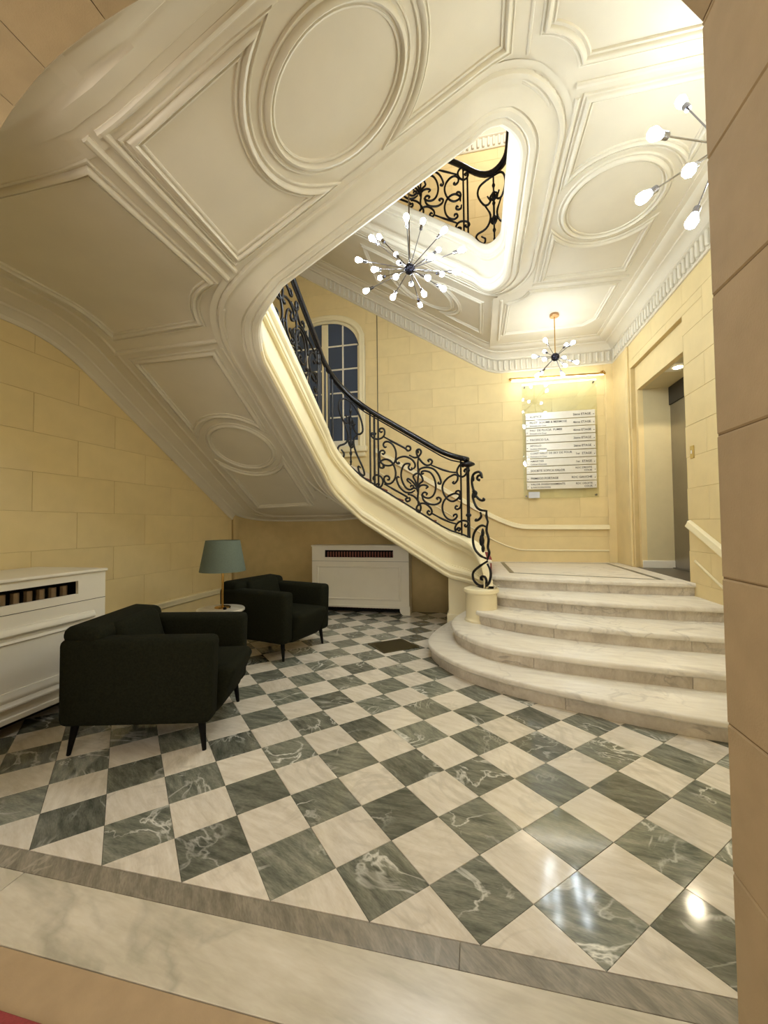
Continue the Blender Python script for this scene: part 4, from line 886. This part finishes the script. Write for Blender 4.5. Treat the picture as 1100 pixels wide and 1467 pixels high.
# ------------------------------------------------------------------ radiator covers
def radiator_cover(loc, rz, W, dep, H, slot, label, panel=None, bands=None, finm='radiator', ncol=10, foot=True):
    t = thing('radiator_cover', loc, label, 'radiator cover', 'white radiator covers', rz); s0, s1, sz0, sz1 = slot; T = .022; zb = .10
    mb = MB().box(0, W, 0, T, sz1, H-.02).box(0, s0, 0, T, zb, sz1).box(s1, W, 0, T, zb, sz1).box(s0, s1, 0, T, zb, sz0)
    mb.box(0, T, T, dep, .0, H-.02).box(W-T, W, T, dep, 0, H-.02)
    mb.build('body', 'white_paint', t)
    MB().box(-.012, W+.012, -.015, dep, H-.022, H, .006).build('top_slab', 'white_paint', t, smooth=35)
    jz = sz0-.055; MB().box(0, W, -.0015, 0, jz-.0015, jz+.0015).build('joint_line', 'dark', t)
    if panel:
        a, b, c, d = panel; MB().sweep([(a, 0, c), (b, 0, c), (b, 0, d), (a, 0, d)], [(-.016, 0), (-.016, .006), (-.006, .014), (.004, .012), (.016, .004), (.016, 0)], Vector((0, -1, 0)), True).build('panel_moulding', 'white_paint', t, smooth=40)
    for z, hh, pr, e in bands or []:
        MB().sweep([(0, 0, z), (W-e, 0, z)], [(-hh/2, 0), (-hh/2, pr*.6), (-hh/4, pr*.7), (0, pr), (hh/4, pr), (hh/2, pr*.5), (hh/2, 0)], Vector((0, -1, 0))).build('moulding_band', 'white_paint', t, smooth=40)
    if foot:
        fw_ = .10
        for a, s in ((0, 1), (W, -1)):
            pts = [(a-s*.012, 0), (a+s*(fw_-.03), 0)]+[(a+s*(fw_-.03+.06*math.sin(math.pi/2*k/6)), .07-.07*math.cos(math.pi/2*k/6)+.0) for k in range(1, 7)]+[(a+s*(fw_+.03), zb+.02), (a-s*.012, zb+.02)]
            m = MB(); n = len(pts); m.v = [Vector((x, -.014, z)) for x, z in pts]+[Vector((x, T, z)) for x, z in pts]; m.f = [tuple(range(n)), tuple(range(2*n-1, n-1, -1))]+[(i, (i+1) % n, n+(i+1) % n, n+i) for i in range(n)]
            m.build('foot', 'white_paint', t)
        MB().box(.05, W-.05, -.012, T, zb-.015, zb+.02, .004).build('plinth_rail', 'white_paint', t)
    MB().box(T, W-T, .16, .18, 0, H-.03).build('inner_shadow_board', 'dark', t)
    step = (s1-s0)/ncol
    cm = MB().tube([(0, 0, 0), (0, 0, H-.16)], step*.30, 8).mesh('radiator_column', finm, 40)
    for k in range(ncol): inst('radiator_column', cm, t, (s0+step*(k+.5), .085, .06))
    return t
radiator_cover((-1.657, 4.33, 0), 0., 1.425, YU-4.33, .965, (.195, 1.205, .79, .893), 'white radiator cover under the stairs with a dark slotted grille', panel=(.088, 1.30, .205, .66), finm='radiator_red', ncol=24)
radiator_cover((-2.05, -.02, 0), math.pi/2, 1.305, .66, .942, (.16, 1.09, .783, .873), 'large white radiator cover at the left edge behind the near armchair', bands=[(.62, .05, .028, .10), (.56, .02, .012, .14), (.24, .06, .02, 0), (.19, .04, .028, 0)], ncol=12)

# ------------------------------------------------------------------ chandeliers
bulb_me = MB().lathe([(0, -.036), (.012, -.033), (.018, -.02), (.024, 0), (.0255, .012), (.022, .026), (.012, .036), (0, .0385)], 10).mesh('bulb', 'bulb', True)
bulb_s = MB().lathe([(0, -.036), (.012, -.033), (.018, -.02), (.024, 0), (.0255, .012), (.022, .026), (.012, .036), (0, .0385)], 8).mesh('bulb', 'bulb_small', True)
bulb_l = bulb_s.copy(); bulb_l.materials.clear(); bulb_l.materials.append(MATS['bulb_landing'])
def chandelier(c, dirs, hub, top, label, finish, rodm, bs=1., canopy=True, bme=None):
    t = thing('chandelier', c, label, 'chandelier', 'starburst chandeliers')
    MB().lathe([(hub*math.sin(a), -hub*math.cos(a)) for a in [math.pi*k/12 for k in range(13)]], 20).build('hub', finish, t, smooth=True)
    MB().tube([(0, 0, 0), (0, 0, top-c[2]-.01)], .007, 8).build('hanging_rod', rodm, t, smooth=40)
    if canopy: MB().lathe([(0, top-c[2]-.035), (.055, top-c[2]-.035), (.06, top-c[2]-.03), (.06, top-c[2]), (0, top-c[2])], 24).build('canopy', 'copper', t, smooth=40)
    for d, L in dirs:
        d = d.normalized(); q = d.to_track_quat('Z', 'Y'); arm = MB().tube([d*hub*.8, d*(L-.10)], .0045, 6).build('arm', 'chrome', t, smooth=40)
        so = MB().tube([(0, 0, -.03), (0, 0, .012)], .016*bs, 10).tube([(0, 0, -.034), (0, 0, -.03)], .012*bs, 10).build('lamp_holder', 'chrome', arm, smooth=40)
        so.location = d*(L-.068); so.rotation_mode = 'QUATERNION'; so.rotation_quaternion = q
        b = bpy.data.objects.new('bulb', bme or bulb_me); link(b, arm); b.location = d*(L-.02); b.rotation_mode = 'QUATERNION'; b.rotation_quaternion = q; b.scale = (bs, bs, bs)
    return t
def dirs_from(c, px, R):
    """arm directions: every bulb at distance R from the hub, in front of it (-1) or behind it (1)"""
    out = []; rel = c-CAM; dp = rel.dot(fw)
    for x, y, sg in px:
        ray = fw+CR*((x-550)/F_PX)-CU*((y-733.5)/F_PX)
        b = ray.dot(rel); aa = ray.dot(ray); disc = b*b-aa*(rel.dot(rel)-R*R)
        t = (b+sg*math.sqrt(disc))/aa if disc > 0 else b/aa
        v = ray*t-rel; out.append((v, v.length))
    return out
C1 = Vector((.10, 2.56, 3.715)); dp = (C1-CAM).dot(fw)
z1 = [(510, 145, -1), (632, 175, 1), (790, 240, -1), (920, 385, 1), (745, 388, 1), (692, 435, -1), (885, 550, -1), (770, 565, 1), (783, 672, -1), (668, 592, -1), (640, 712, -1), (610, 790, 1), (410, 735, -1), (212, 688, 1), (432, 585, -1), (318, 592, 1), (272, 530, -1), (155, 460, 1), (255, 300, -1), (310, 290, 1), (432, 420, 1), (545, 635, 1), (455, 480, 1)]
chandelier(C1, dirs_from(C1, [(480+x*.2, 280+y*.2, s) for x, y, s in z1], .50), .052, ZTOP-.0, 'large starburst chandelier hanging in the middle of the stair well', 'gunmetal', 'chrome', .95)
C2 = Vector((2.015, 1.206, 3.27)); dp = (C2-CAM).dot(fw)
vis = [(-61, -62, 1), (-101, -15, -1), (-50, 38, -1), (-118, 78, -1), (-46, 113, -1)]
px2 = vis+[(61, -66, -1), (104, 10, 1), (50, -30, 1), (112, -40, -1), (30, 115, 1), (95, 70, -1), (120, 40, 1), (20, 100, -1), (35, 50, -1), (70, 90, 1)]
chandelier(C2, dirs_from(C2, [(1036+x, 207+y, s) for x, y, s in px2], .52), .06, ZC, 'starburst chandelier at the right edge, half hidden behind the passage pier', 'gunmetal', 'chrome', 1.2, bme=bulb_s)
C3 = Vector((1.753, 4.50, 3.47)); dp = (C3-CAM).dot(fw)
z3 = [(395, 520, -1), (640, 575, 1), (722, 548, -1), (388, 655, 1), (262, 712, -1), (385, 745, -1), (618, 725, 1), (765, 780, -1), (630, 818, -1), (350, 900, 1), (300, 935, -1), (600, 930, -1)]
chandelier(C3, dirs_from(C3, [(730+x*.1273, 420+y*.1273, s) for x, y, s in z3], .36), .055, ZC, 'small starburst chandelier on a rod above the landing', 'gunmetal', 'brass', .9, bme=bulb_l)

cb = MB().tube([(-.945, YB-.006, 1.9), (-.945, YB-.006, 5.2)], .006, 6).build('wall_cable', 'dark_steel', None, smooth=40)
tag(cb, 'thin dark cable running up the back wall right of the window', 'cable')
